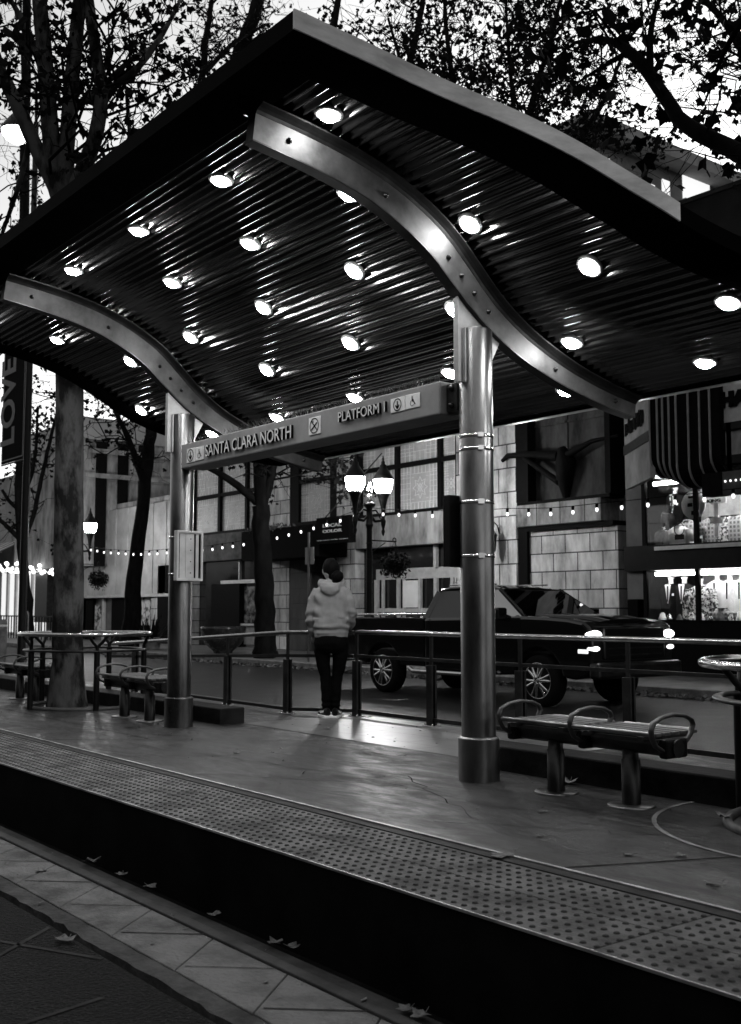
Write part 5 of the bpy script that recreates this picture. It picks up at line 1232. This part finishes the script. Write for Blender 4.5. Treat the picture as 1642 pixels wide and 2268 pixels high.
# clothes on display
rnd = random.Random(12)
def garment(x, y, z, h, wd, kind, m1, m2, label, group):
    wd *= 1.28
    """z = shoulder height; h = length"""
    t = thing('display_' + ('jacket' if kind == 'jacket' else 'shirt'), label, 'jacket' if kind == 'jacket' else 'shirt', (x, y, z - h), 0, group)
    q = MB(); q.rings([ell((x, y, zz), a, c, 18, p=2.4) for zz, a, c in ((z - h, wd * .86, .10), (z - h * .6, wd * .80, .11), (z - h * .25, wd * .98, .12), (z - .07, wd * .95, .11), (z - .02, wd * .62, .08), (z + .02, .09, .07))])
    for s_ in (-1, 1): q.tube([(x + s_ * wd * .9, y, z - .08), (x + s_ * wd * 1.15, y - .02, z - .36), (x + s_ * wd * (1.18 if kind == 'jacket' else 1.3), y - .05, z - (.70 if kind == 'jacket' else .34))], [.085, .075, .06], 10)
    q.build('garment', m1, t)
    if kind == 'jacket':
        v = MB().add([(x - .085, y - .115, z + .0), (x + .085, y - .115, z + .0), (x + .012, y - .135, z - .42), (x - .012, y - .135, z - .42)], [(0, 1, 2, 3)]); v.build('shirt_front', m2, t)
        MB().add([(x - .022, y - .128, z - .03), (x + .022, y - .128, z - .03), (x + .016, y - .14, z - .38), (x - .016, y - .14, z - .38)], [(0, 1, 2, 3)]).build('tie', M_BLACK if m1 is not M_BLACKM else M_STEELD, t)
        for s_ in (-1, 1): MB().add([(x + s_ * .08, y - .12, z + .0), (x + s_ * .15, y - .125, z - .14), (x + s_ * .10, y - .135, z - .18), (x + s_ * .02, y - .14, z - .44)], [(0, 1, 2, 3)]).build('lapel', m1, t)
        MB().box(x + .11, x + .16, y - .132, y - .125, z - .25, z - .20).build('pocket_square', M_WHITEP, t)
        MB().lathe([(.055, .02), (.05, .10), (.075, .16)], (x, y, z), 10).build('collar', m2, t)
    else:
        MB().ring((x, y - .01, z + .02), .085, .02, 16, 6, flat=.6).build('collar', m2, t)
    return t
M_CHK = blockmat('checked cloth', .10, .30, .09, .09, .02, 'xz', var=.8, offset=0, bump=0, stain=.2)
M_FLOR = mat('floral cloth', .32, .8, var=.9, scale=16, lo=.45, hi=.55)
M_WSH = mat('white shirt cloth', .75, .9, var=.08); M_DEN = mat('grey shirt cloth', .12, .9, var=.3, scale=8); M_DKS = mat('dark shirt cloth', .02, .9, var=.4, scale=8)
gj = 'jackets in the lower display window'; gs = 'shirts in the upper display window'
zsB = S2(1490, 1293)[1]
dpx = lambda u, Y: aty(u, 1300, Y).x
garment(dpx(1487, 20.1), 20.1, zsB, 1.0, .23, 'jacket', M_BLACKM, M_WSH, 'black suit jacket with white shirt, leftmost in the lower display window', gj)
garment(dpx(1517, 20.1), 20.1, zsB, 1.0, .22, 'jacket', mat('charcoal jacket', .015, .9, var=.2), M_WSH, 'black tuxedo jacket with open white collar, second from left below', gj)
garment(dpx(1552, 20.0), 20.0, zsB - .05, 1.0, .25, 'jacket', M_FLOR, M_WSH, 'patterned pale jacket with black tie in the lower display window', gj)
for i, (u, l) in enumerate(((1590, 'bright white jacket right of the patterned one'), (1618, 'white jacket next to the right edge of the photo'), (1645, 'white jacket cut by the right edge of the photo'))):
    garment(dpx(u, 20.2), 20.2, zsB + .05, 1.0, .23, 'jacket', M_WSH, M_WHITEP, l, gj)
garment(dpx(1600, 19.85), 19.85, zsB - .55, .5, .22, 'shirt', M_CHK, M_DKS, 'folded checked garment low in front of the white jackets', gj)
zsA = S2(1460, 1088)[1]
garment(dpx(1447, 20.5), 20.5, zsA, .75, .25, 'shirt', M_WSH, M_WHITEP, 'white collared shirt top left in the upper display window', gs)
garment(dpx(1464, 20.2), 20.2, zsA - .38, .8, .26, 'shirt', M_DKS, M_DKS, 'dark shirt below the white collared shirt in the upper window', gs)
garment(dpx(1472, 19.95), 19.95, zsA - .85, .85, .25, 'shirt', M_DEN, M_DEN, 'grey denim shirt low at left in the upper display window', gs)
garment(dpx(1501, 20.4), 20.4, zsA, .95, .22, 'jacket', M_BLACKM, M_FLOR, 'black jacket with patterned front in the upper display window', gs)
garment(dpx(1507, 19.9), 19.9, S2(1507, 1163)[1], .75, .22, 'shirt', M_WSH, M_DEN, 'white printed tee shirt low in the upper display window', gs)
garment(dpx(1528, 20.1), 20.1, S2(1507, 1150)[1], .7, .20, 'shirt', M_CHK, M_CHK, 'checked shirt beside the white printed tee shirt', gs)
for i, (u, m, l) in enumerate(((1585, M_CHK, 'checked shirt under the KING card in the upper window'), (1612, M_FLOR, 'patterned shirt right of the cards in the upper window'), (1634, M_CHK, 'checked shirt at the right edge of the upper window'))):
    garment(dpx(u, 20.3), 20.3, S2(1507, 1145)[1], .9, .24, 'shirt', m, M_DKS, l, gs)
x_, z_ = aty(1507, 1200, 19.78).x, aty(1507, 1190, 19.78).z
q = MB(); q.ring((x_, 19.755, z_ + .18), .13, .010, 20, 5, axis=(0, 1, 0)); q.box(x_ - .12, x_ + .12, 19.75, 19.76, z_ - .05, z_ + .06); tag(q.build('shirt_print', M_DKS), 'dark round print on the chest of the white tee shirt', 'print')
dk = thing('round_display_card', 'round white display card with dark shapes hung in the upper window', 'display card', tuple(aty(1543, 1115, 19.35)))
c0 = aty(1537, 1118, 19.72); MB().lathe([(.30, 0), (.30, .02)], c0, 32, axis=(0, -1, 0)).build('disc', M_WHITEP, dk)
q = MB(); q.box(c0.x - .14, c0.x - .02, c0.y - .03, c0.y - .022, c0.z - .04, c0.z + .04); q.box(c0.x + .04, c0.x + .15, c0.y - .03, c0.y - .022, c0.z - .04, c0.z + .04); q.box(c0.x - .12, c0.x + .10, c0.y - .03, c0.y - .022, c0.z + .14, c0.z + .19); q.box(c0.x - .05, c0.x + .05, c0.y - .03, c0.y - .022, c0.z - .22, c0.z - .13); q.build('dark_shapes', M_BLACKM, dk)
kc = thing('king_card', 'white card reading KING in the upper display window', 'display card', tuple(aty(1583, 1108, 19.75)))
a, c = aty(1562, 1117, 19.75), aty(1608, 1100, 19.75); MB().box(a.x, c.x, 19.75, 19.77, a.z, c.z).build('card', M_WHITEP, kc); stext(kc, 'KING', 1567, 1114, 1597, 1104, 19.745, M_BLACKM, off=.012)
q = MB().box((a.x + c.x) / 2 - .05, (a.x + c.x) / 2 + .05, 19.76, 19.78, a.z - .7, a.z); q.box(a.x + .1, c.x - .1, 19.76, 19.78, a.z - .42, a.z - .30); q.build('card_stand', M_WHITEP, kc)
rnd = random.Random(44)
for k in range(14):
    x = wx0 + .2 + k * .25; m = [M_WHITEP, M_CHROME, M_DEN, M_FLOR][k % 4]; r = rnd.uniform(.05, .10)
    q = MB().lathe([(r * 1.2, 0), (r * 1.25, r * .4), (r, r * .9), (r * .9, r * 1.0), (r * .8, r * rnd.uniform(1.4, 2.2)), (r * .3, r * 2.3)], (x, 19.72 + rnd.uniform(0, .1), zB0 - .018), 10)
    tag(q.build('shop_hat', m), 'small hat in the row along the floor of the lower display window', 'hat', 'row of hats in the lower display window')
# marquee
mq = thing('shop_marquee', 'angled shop marquee with black ribbed rounded front and large HA letters', 'marquee', (-12, 18, 5))
YA, YBm = 18.95, 17.6
a0_, b0_ = aty(1384, 1050, YA), aty(1441, 960, YBm)
zmq0, zmq1 = 3.72, 5.62
def face(u0, u1, Y0, Y1, z0, z1, name, m, o=0):
    p, r = aty(u0, 1000, Y0), aty(u1, 1000, Y1); d = Vector((r.x - p.x, r.y - p.y, 0)).normalized(); nn = Vector((d.y, -d.x, 0))
    p_, r_ = Vector((p.x, p.y, 0)) + nn * o, Vector((r.x, r.y, 0)) + nn * o
    return MB().prism([(p_.x, p_.y), (r_.x, r_.y), (r_.x - nn.x * .1, r_.y - nn.y * .1), (p_.x - nn.x * .1, p_.y - nn.y * .1)], lambda x, y: Vector((x, y, z0)), lambda x, y: Vector((x, y, z1))).build(name, m, mq), p_, d, nn
M_MQ = mat('marquee panel', .26, .6, var=.25, scale=2)
z_a = [aty(1441, v, YBm).z for v in (985, 958, 925, 888)]
zlow = aty(1441, 1058, YBm).z - .0
f1, p1, d1, n1 = face(1384, 1440, YA, YBm, zlow, zlow + .75, 'sign_face', M_MQ)
f2, p2, d2, n2 = face(1384, 1440, YA, YBm, zlow + .95, zmq1 + .4, 'sign_face', M_MQ)
face(1384, 1440, YA, YBm, zlow + .751, zlow + .949, 'sign_divider', M_BLACK, .03)
L1 = (aty(1440, 1000, YBm) - aty(1384, 1000, YA)); L1.z = 0
mt = MB(); rnd = random.Random(4)
for k in range(11):
    h_ = rnd.uniform(.26, .40); mt.box(k * .155, k * .155 + rnd.uniform(.09, .14), rnd.uniform(0, .06), h_, 0, .01)
mt.xf(wallM(Vector((p1.x, p1.y, zlow + 1.12)) + d1 * L1.length * .06 + n1 * .015, d1)); mt.build('worn_marks', M_BLACKM, mq)
# ribbed rounded front: hanging fins from Y=17.6 at px 1441 to px 1590
M_FIN = mat('black awning', .004, .8); M_EDGE = mat('pale piping', .2, .5, var=.1)
us = [1441, 1458, 1470, 1484, 1500, 1527, 1552, 1575, 1596]
bot = [1056, 1058, 1063, 1070, 1078, 1078, 1066, 1054, 1050]
for i in range(len(us) - 1):
    p, r = aty(us[i], 1000, YBm), aty(us[i + 1], 1000, YBm); zt5 = zmq1 + .5; zb_i = aty(us[i], bot[i], YBm).z
    pr = []
    for k in range(9):
        a = PI / 2 * k / 8; pr.append((YBm + .42 * (1 - math.cos(a)), zb_i + .42 * (1 - math.sin(a))))
    pr = [(YBm + .9, zt5), (YBm, zt5)] + pr + [(YBm + .9, zb_i)]
    MB().prism(pr, lambda y, z, x=p.x + .004: Vector((x, y, z)), lambda y, z, x=r.x - .004: Vector((x, y, z))).build('awning_rib', M_FIN, mq)
    q = MB().tube([(p.x, y - .012, z) for y, z in pr[1:-1]], .022, 6); q.build('piping', M_EDGE, mq)
hx0 = aty(1590, 950, 17.75).x
zh0, zh1 = aty(1620, 935, 17.75).z, aty(1620, 845, 17.75).z
MB().box(hx0, hx0 + 3, 17.75, 17.9, zh0, zh1).build('sign_panel', mat('sign panel', .36, .6, var=.1), mq)
hp_ = aty(1597, 905, 17.75); mt = fit(textmb('HA', .4, .02, .035), .62, aty(1597, 870, 17.75).z - hp_.z); mt.xf(wallM((hp_.x, 17.725, hp_.z))); mt.build('lettering', M_BLACKM, mq)
zr0 = aty(1620, 1008, 17.75).z
MB().box(hx0, hx0 + 3, 17.7, 17.95, zh0 - .14, zh0 - .003).build('sign_divider', M_BLACK, mq); MB().box(hx0 + .12, hx0 + 3, 17.78, 17.9, zr0, zh0 - .143).build('reader_panel', M_STUCCO, mq); MB().box(hx0, hx0 + 3, 17.7, 17.95, zr0 - .16, zr0 - .003).build('sign_divider', M_BLACK, mq)
pa, pb_, pc = aty(1384, 1000, YA), aty(1441, 1000, YBm), Vector((hx0 + 3, 17.9, 0))
zsf = zA1 + .62
MB().prism([(pa.x, pa.y), (pb_.x, pb_.y + .4), (hx0 + 3, YBm + .5), (hx0 + 3, 21), (pa.x, 21)], lambda x, y: Vector((x, y, zsf)), lambda x, y: Vector((x, y, zsf + .05))).build('soffit', M_WHITE, mq)
MB().prism([(pa.x, pa.y + .12), (pb_.x + .1, pb_.y + .5), (hx0 + 3, YBm + .95), (hx0 + 3, 21), (pa.x, 21)], lambda x, y: Vector((x, y, zmq1 + .1)), lambda x, y: Vector((x, y, zmq1 + .35))).build('top', M_BLACK, mq)
hb = aty(1600, 1075, 17.6); bx = thing('hanging_box_sign', 'dark hanging box sign with a row of small lights at the right edge', 'sign', tuple(hb))
a, c = aty(1577, 1102, 17.6), aty(1615, 1048, 17.6)
MB().box(a.x, a.x + .40, 17.3, 17.6, a.z, c.z).build('box', M_BLACKM, bx); MB().box(a.x + .405, a.x + 1.6, 17.35, 17.55, a.z, c.z).build('screen', M_PANEL, bx)
M_DOT = emit('sign dots', 2)
for k in range(9): MB().ball((a.x + .48 + k * .11, 17.33, c.z - .18), .022, n=6, m=4).build('small_light', M_DOT, bx); MB().bar((a.x + .5, 17.45, c.z), (a.x + .5, 17.45, zsf), .06, .06).build('hanger', M_BLACK, bx)
# --- tall building behind, lit top floor
tb = thing('tall_building', 'taller building with lit top floor windows behind the canopy roof at upper right', 'building', (-40, 60, 0))
XT = -26.0
def T2(u, v): p = atx(u, v, XT); return p.y, p.z
yt0, ztp = T2(1290, 300); yt1, zt1 = T2(1620, 385)
MB().box(XT - 25, XT, yt0 - .02, yt1 + 20, 0, ztp).build('wall', mat('tall building wall', .16, .8, var=.25, scale=.8), tb)
MB().box(XT - 25, XT + .9, yt0 - .6, yt1 + 20, ztp, ztp + .5).build('roof_overhang', mat('roof edge', .22, .7, var=.2, scale=1), tb)
M_WLIT = emit('lit office', .95)
for u0, u1, v0, v1 in ((1333, 1350, 372, 352), (1388, 1449, 448, 402), (1466, 1482, 442, 402), (1512, 1570, 440, 402)):
    ya, yb2 = T2(u0, 420)[0], T2(u1, 420)[0]; z0 = T2((u0 + u1) / 2, v0 + 14)[1]; z1 = T2((u0 + u1) / 2, v1 - 2)[1]
    MB().box(XT, XT + .05, ya, yb2, z0, z1).build('window', M_WLIT, tb); MB().box(XT + .05, XT + .25, ya - .15, yb2 + .15, z0 - .3, z0).build('sill', M_STUCCO, tb)

# --- unseen block added behind the viewer: it shades the platform from the back
ob = thing('shade_block', 'unseen dark brick block added behind the viewer to shade the platform', 'building', (0, -20, ZT))
MB().box(-80, 50, -30, -15, ZT, 13).build('wall', mat('dark brick', .03, .9, var=.4, scale=1), ob)
for j in range(2):
    for i in range(22):
        x = -77 + i * 5.7; MB().box(x, x + 2.6, -15.0, -14.94, 1.2 + j * 4, 3.4 + j * 4).build('window', M_GLASSD, ob)
MB().box(-80.3, 50.3, -30.3, -14.6, 13, 13.6).build('cornice', M_KERB, ob)

# ================================================================ trees
def wander(rnd, a, b, n, amp):
    a, b = Vector(a), Vector(b); o = []
    for i in range(n + 1):
        t = i / n; p = a.lerp(b, t)
        if 0 < i < n: p += Vector((rnd.gauss(0, 1), rnd.gauss(0, 1), rnd.gauss(0, .7))) * amp
        o.append(p)
    return o
def leafpoly(q, p, ax, up_, s, rnd):
    x = ax.normalized(); y = up_ - x * up_.dot(x)
    if y.length < 1e-4: y = x.orthogonal()
    y.normalize(); n_ = x.cross(y)
    pol = LEAFS[rnd.randrange(len(LEAFS))]
    fold_ = rnd.uniform(-.35, .35)
    q.add([p + x * (a * s) + y * (c * s) + n_ * (abs(a) * fold_ * s) for a, c in pol], [tuple(range(len(pol)))])
LEAFS = [leaf2d(1.0, random.Random(i)) for i in range(6)]
def tree(name, label, group, base, limbs, leafn, lsize, seed, bark, twigs=1.0, spread=1.6, tl=1.3, extra=None, jit=.10):
    """limbs: list of (points, radii). Branches and twigs grow from the limbs listed with a spawn weight."""
    rnd = random.Random(seed)
    t = thing(name, label, 'tree', base, 0, group)
    tr_ = MB(); cr = MB(); tw = MB()
    def grow(limbs, leafn, lsize, twigs, spread, tl):
        tips = []
        for pts, rad, spawn in limbs:
            pts = [Vector(p) for p in pts]
            fine = []; fr_ = []
            for i in range(len(pts) - 1):
                for k in range(4):
                    s_ = k / 4; fine.append(pts[i].lerp(pts[i + 1], s_)); fr_.append(rad[i] + (rad[i + 1] - rad[i]) * s_)
            fine.append(pts[-1]); fr_.append(rad[-1])
            for _ in range(2): fine = [fine[0]] + [(fine[i - 1] + fine[i] * 2 + fine[i + 1]) / 4 for i in range(1, len(fine) - 1)] + [fine[-1]]
            fine = [p + Vector((rnd.gauss(0, 1), rnd.gauss(0, 1), 0)) * r * jit if 0 < i < len(fine) - 1 else p for i, (p, r) in enumerate(zip(fine, fr_))]
            tr_.tube(fine, fr_, 12)
            n = int(spawn * twigs)
            for k in range(n):
                s_ = rnd.uniform(.12, 1) if n > 2 else .9; i = min(int(s_ * (len(fine) - 1)), len(fine) - 2); p = fine[i].lerp(fine[i + 1], rnd.random()); r = fr_[i]
                d = (fine[i + 1] - fine[i]).normalized(); sd_ = Vector((rnd.gauss(0, 1), rnd.gauss(0, 1), rnd.gauss(.25, .8))).normalized()
                dd = (d * rnd.uniform(.1, .7) + sd_).normalized(); ln = spread * rnd.uniform(.5, 1.4)
                w_ = wander(rnd, p, p + dd * ln + Vector((0, 0, rnd.uniform(-.25, .25) * ln)), 5, ln * .085); r0 = min(r * .32, .016 * spread)
                tw.tube(w_, [r0 * (1 - .75 * j / 5) for j in range(6)], 5, caps=False)
                for m_ in range(rnd.choice((2, 3, 4, 5))):
                    j = rnd.randrange(1, 6); sd2 = Vector((rnd.gauss(0, 1), rnd.gauss(0, 1), rnd.gauss(0, .9))).normalized(); l2 = tl * rnd.uniform(.35, 1)
                    w2 = wander(rnd, w_[j], w_[j] + (dd * .5 + sd2).normalized() * l2 + Vector((0, 0, -.12 * l2)), 4, l2 * .09)
                    tw.tube(w2, [max(.004, r0 * .3) * (1 - .15 * x) for x in range(5)], 4, caps=False)
                    tips.append(w2)
        leafy = [w2 for w2 in tips if rnd.random() < .5] or tips
        for _ in range(leafn):
            w2 = leafy[rnd.randrange(len(leafy))]; j = rnd.choice((1, 2, 3, 3, 4, 4, 4)); p = w2[j] + Vector((rnd.gauss(0, 1), rnd.gauss(0, 1), rnd.gauss(0, 1))) * lsize * .9
            ax = Vector((rnd.gauss(0, 1), rnd.gauss(0, 1), rnd.gauss(0, .6))); up_ = Vector((rnd.gauss(0, .5), rnd.gauss(0, .5), -1 + rnd.gauss(0, .6)))
            leafpoly(cr, p, ax, up_, lsize * rnd.uniform(.55, 1.15), rnd)
    grow(limbs, leafn, lsize, twigs, spread, tl)
    if extra: grow(*extra)
    tr_.build('trunk', bark, t); tw.build('branches', M_BARKD, t); cr.build('crown', M_LEAF, t); return t
gt = 'street trees along the far pavement'; gp = 'platform trees'
# mottled platform tree at the left; its stems rise above the canopy roof
T1 = Vector((aty(150, 1500, 5.25).x, 5.25, 0)); D1 = (T1 - CAM).dot(FWD)
def a1(u, v, dd=0): return atd(u, v, D1 + dd)
cro = a1(143, 452)
tree('plane_tree', 'mottled plane tree trunk by the left bench, splitting into several stems above the roof', gp, tuple(T1), [
    ([T1 + Vector((0, 0, -.03)), a1(150, 1480), a1(152, 1200), a1(155, 950), a1(152, 700), a1(145, 520), cro], [.25, .185, .175, .165, .16, .155, .165], 0),
    ([cro, a1(120, 400), a1(105, 200), a1(90, 20), a1(75, -160), a1(70, -400)], [.135, .11, .10, .09, .075, .045], 26),
    ([cro, a1(148, 330), a1(158, 180), a1(178, 0), a1(190, -200), a1(230, -420)], [.115, .095, .09, .08, .06, .04], 26),
    ([cro, a1(175, 400), a1(212, 310), a1(228, 215), a1(212, 110), a1(196, 0), a1(180, -200)], [.12, .10, .09, .08, .072, .062, .035], 26),
    ([cro, a1(100, 370), a1(55, 270), a1(10, 170), a1(-60, 60), a1(-150, -40)], [.105, .09, .085, .08, .06, .045], 16),
    ([a1(162, 240), a1(220, 200), a1(290, 130), a1(360, 90, 1)], [.05, .04, .03, .012], 22), ([a1(215, 215), a1(300, 160), a1(360, 80), a1(420, -40, 1)], [.05, .04, .03, .015], 22),
    ([a1(70, 300), a1(40, 420), a1(-10, 560, 1)], [.04, .03, .02], 12), ([a1(110, 200), a1(60, 60), a1(0, -40)], [.05, .04, .02], 14)], 1700, .085, 11, M_BARK, .55, 1.5, 1.1, jit=.025)
# right platform tree, standing in the right ring guard outside the frame; one limb reaches in over the roof
TR = Vector((GRC[0] + .1, GRC[1] + .1, 0))
def a3(u, v, d): return atd(u, v, d)
tree('plane_tree', 'plane tree limb with large leaves reaching in from the upper right edge', gp, tuple(TR), [
    ([TR, TR + Vector((0, 0, 2.0)), TR + Vector((-.05, .05, 4.2)), TR + Vector((0, .2, 6.0))], [.22, .19, .18, .16], 0),
    ([TR + Vector((-.03, .05, 4.4)), a3(1900, 520, 7.2), a3(1642, 338, 8.2), a3(1520, 285, 8.6), a3(1460, 195, 9.0), a3(1400, 112, 9.4), a3(1340, 85, 9.8), a3(1270, 95, 10.4)], [.15, .085, .07, .062, .055, .05, .03, .016], 10),
    ([a3(1400, 112, 9.4), a3(1330, 150, 9.6), a3(1270, 190, 10)], [.026, .018, .008], 6), ([a3(1440, 165, 9.1), a3(1440, 60, 9.4), a3(1480, -60, 9.6)], [.035, .025, .012], 9),
    ([TR + Vector((0, .2, 5.6)), a3(1750, 60, 8.2), a3(1620, -60, 8.8), a3(1500, -160, 9.4)], [.10, .06, .04, .02], 14), ([a3(1660, 20, 8.4), a3(1600, 120, 8.8), a3(1560, 230, 9)], [.03, .02, .008], 9)], 260, .115, 23, M_BARKD, 1.0, .8, .75,
    # the rest of its crown, added above the frame to shade the tracks
    ([([TR + Vector((0, .2, 5.8)), TR + Vector((0, .2, 6.6)) + Vector(a) * .5, TR + Vector((0, .2, 5.8)) + Vector(a)], [.13, .09, .03], 26) for a in ((-3, -4, 3.6), (2, -6, 3), (-6.5, -3, 4.5), (3.5, -1, 4), (-1, -8, 3.2), (5, 3, 3.5), (-7, -7, 4))], 3600, .17, .5, 2.4, 1.6))
# street trees
def street(label, u, v, Y, limbs_f, leafn, ls, seed, tw=1.0, sp=1.8, tl=1.5):
    b_ = Vector((aty(u, v, Y).x, Y, ZW)); D = (b_ - CAM).dot(FWD); return tree('street_tree', label, gt, tuple(b_), [([Vector(b_)] + [atd(x, y, D + dd) for x, y, dd in l[0]] if l[2] else [atd(x, y, D + dd) for x, y, dd in l[0]], l[1], l[3]) for l in limbs_f], leafn, ls, seed, M_BARKD, tw, sp, tl)
street('leaning dark tree between the mottled trunk and the left post', 286, 1405, 16.6, [
    ([(290, 1380, 0), (300, 1250, 0), (316, 1120, 0), (330, 1000, 0), (338, 930, 0), (345, 800, 0)], [.36, .30, .25, .22, .20, .19, .18], 1, 0),
    ([(345, 800, 0), (400, 500, 1), (470, 260, 2), (520, 150, 2), (560, 40, 2), (590, -80, 2)], [.2, .24, .26, .26, .24, .18], 0, 30),
    ([(430, 400, 1), (430, 250, 1), (450, 160, 0), (455, 90, 0), (470, 0, 0)], [.12, .15, .12, .11, .08], 0, 26), ([(450, 165, 0), (520, 90, 1), (580, 60, 2)], [.09, .08, .04], 0, 20), ([(520, 140, 2), (560, 90, 2), (620, 60, 2), (680, 30, 2)], [.12, .1, .06, .03], 0, 4),
    ([(345, 800, 0), (250, 820, 0), (180, 860, 0), (120, 880, 0)], [.14, .11, .09, .04], 0, 30), ([(320, 1080, 0), (290, 980, 0), (230, 860, 0)], [.12, .1, .05], 0, 24), ([(346, 820, 0), (330, 640, 1), (300, 420, 2), (280, 200, 2)], [.15, .13, .10, .06], 0, 24), ([(338, 960, 0), (352, 900, 0), (360, 820, 0)], [.12, .10, .08], 0, 0)], 2300, .12, 31, 1.0, 1.9, 1.5)
street('dark tree with forked trunk right of the LOCAL COLOR shop front', 590, 1452, 16.3, [
    ([(590, 1430, 0), (587, 1330, 0), (580, 1200, 0), (578, 1120, 0)], [.36, .30, .27, .25, .24], 1, 0),
    ([(578, 1120, 0), (577, 1050, 0), (575, 980, 0), (600, 700, 0), (650, 400, 1), (720, 150, 1), (760, -50, 1)], [.20, .19, .19, .2, .18, .14, .07], 0, 12),
    ([(582, 1115, 0), (600, 1060, 0), (606, 1020, 0), (640, 900, 0), (760, 560, 0), (860, 300, 1), (920, 100, 1), (950, -80, 1)], [.15, .13, .12, .13, .15, .14, .10, .05], 0, 30),
    ([(570, 1112, 0), (540, 1085, 0), (490, 1050, 0), (450, 1030, 0)], [.13, .11, .09, .07], 0, 0)], 2300, .115, 37, 1.2, 2.0, 1.6)
street('dense street tree behind the canopy roof, crown filling the upper right sky', 1070, 1440, 17.2, [
    ([(1070, 1400, 0), (1066, 1250, 0), (1062, 1000, 0), (1065, 700, 0)], [.36, .30, .28, .26, .25], 1, 0),
    ([(1065, 700, 0), (1040, 450, 0), (1010, 250, 0), (990, 80, 0), (980, -90, 0)], [.13, .10, .075, .05, .03], 0, 64),
    ([(1065, 700, 0), (1120, 450, 0), (1170, 250, 0), (1230, 60, 0), (1260, -100, 0)], [.13, .10, .075, .05, .03], 0, 74),
    ([(1080, 620, 0), (1190, 430, -1), (1270, 330, -1), (1340, 230, -1), (1400, 60, 0)], [.11, .085, .06, .045, .03], 0, 74),
    ([(1060, 560, 0), (960, 330, 1), (900, 180, 1), (860, 40, 1)], [.10, .075, .05, .03], 0, 40),
    ([(1150, 330, 0), (1130, 160, 2), (1120, 0, 2)], [.07, .05, .03], 0, 56)], 7600, .108, 41, 1.0, 2.1, 1.6)
street('street tree beyond the shop, crown against the sky at the top right corner', 1740, 1500, 17.0, [
    ([(1740, 1400, 0), (1735, 1100, 0), (1725, 700, 0)], [.34, .30, .24, .18], 1, 0),
    ([(1725, 700, 0), (1715, 250, 2), (1620, 60, 3), (1520, -40, 3), (1440, -90, 3)], [.15, .10, .07, .05, .03], 0, 60),
    ([(1715, 250, 2), (1690, 100, 3), (1650, -60, 3)], [.09, .06, .03], 0, 30)], 1000, .115, 47, 1.0, 1.8, 1.4)
street('thin forked dark tree in front of the restaurant at far left', 64, 1405, 17.5, [
    ([(62, 1380, 0), (55, 1280, 0), (46, 1190, 0), (42, 1100, 0), (44, 1000, 0), (48, 880, 0)], [.30, .26, .22, .20, .18, .16, .14], 1, 3),
    ([(50, 1205, 0), (64, 1175, 0), (78, 1130, 0), (92, 1060, 0), (110, 980, 0), (135, 880, 0)], [.10, .10, .10, .09, .08, .06], 0, 8), ([(46, 1195, 0), (25, 1175, 0), (5, 1155, 0), (-20, 1140, 0)], [.11, .10, .09, .07], 0, 3), ([(44, 1105, 0), (70, 1060, 0), (80, 1000, 0), (85, 900, 0)], [.09, .09, .07, .05], 0, 8), ([(42, 1130, 0), (20, 1110, 0), (5, 1085, 0)], [.09, .08, .06], 0, 3),
    ([(48, 900, 0), (52, 600, 0), (56, 300, 0), (58, 60, 0), (60, -100, 0)], [.16, .2, .22, .2, .15], 0, 26), ([(54, 560, 0), (20, 680, 0), (-30, 780, 0)], [.1, .08, .05], 0, 18), ([(54, 640, 0), (100, 540, 0), (150, 470, 0)], [.1, .07, .04], 0, 16)], 1500, .13, 53, 1.0, 1.9, 1.5)
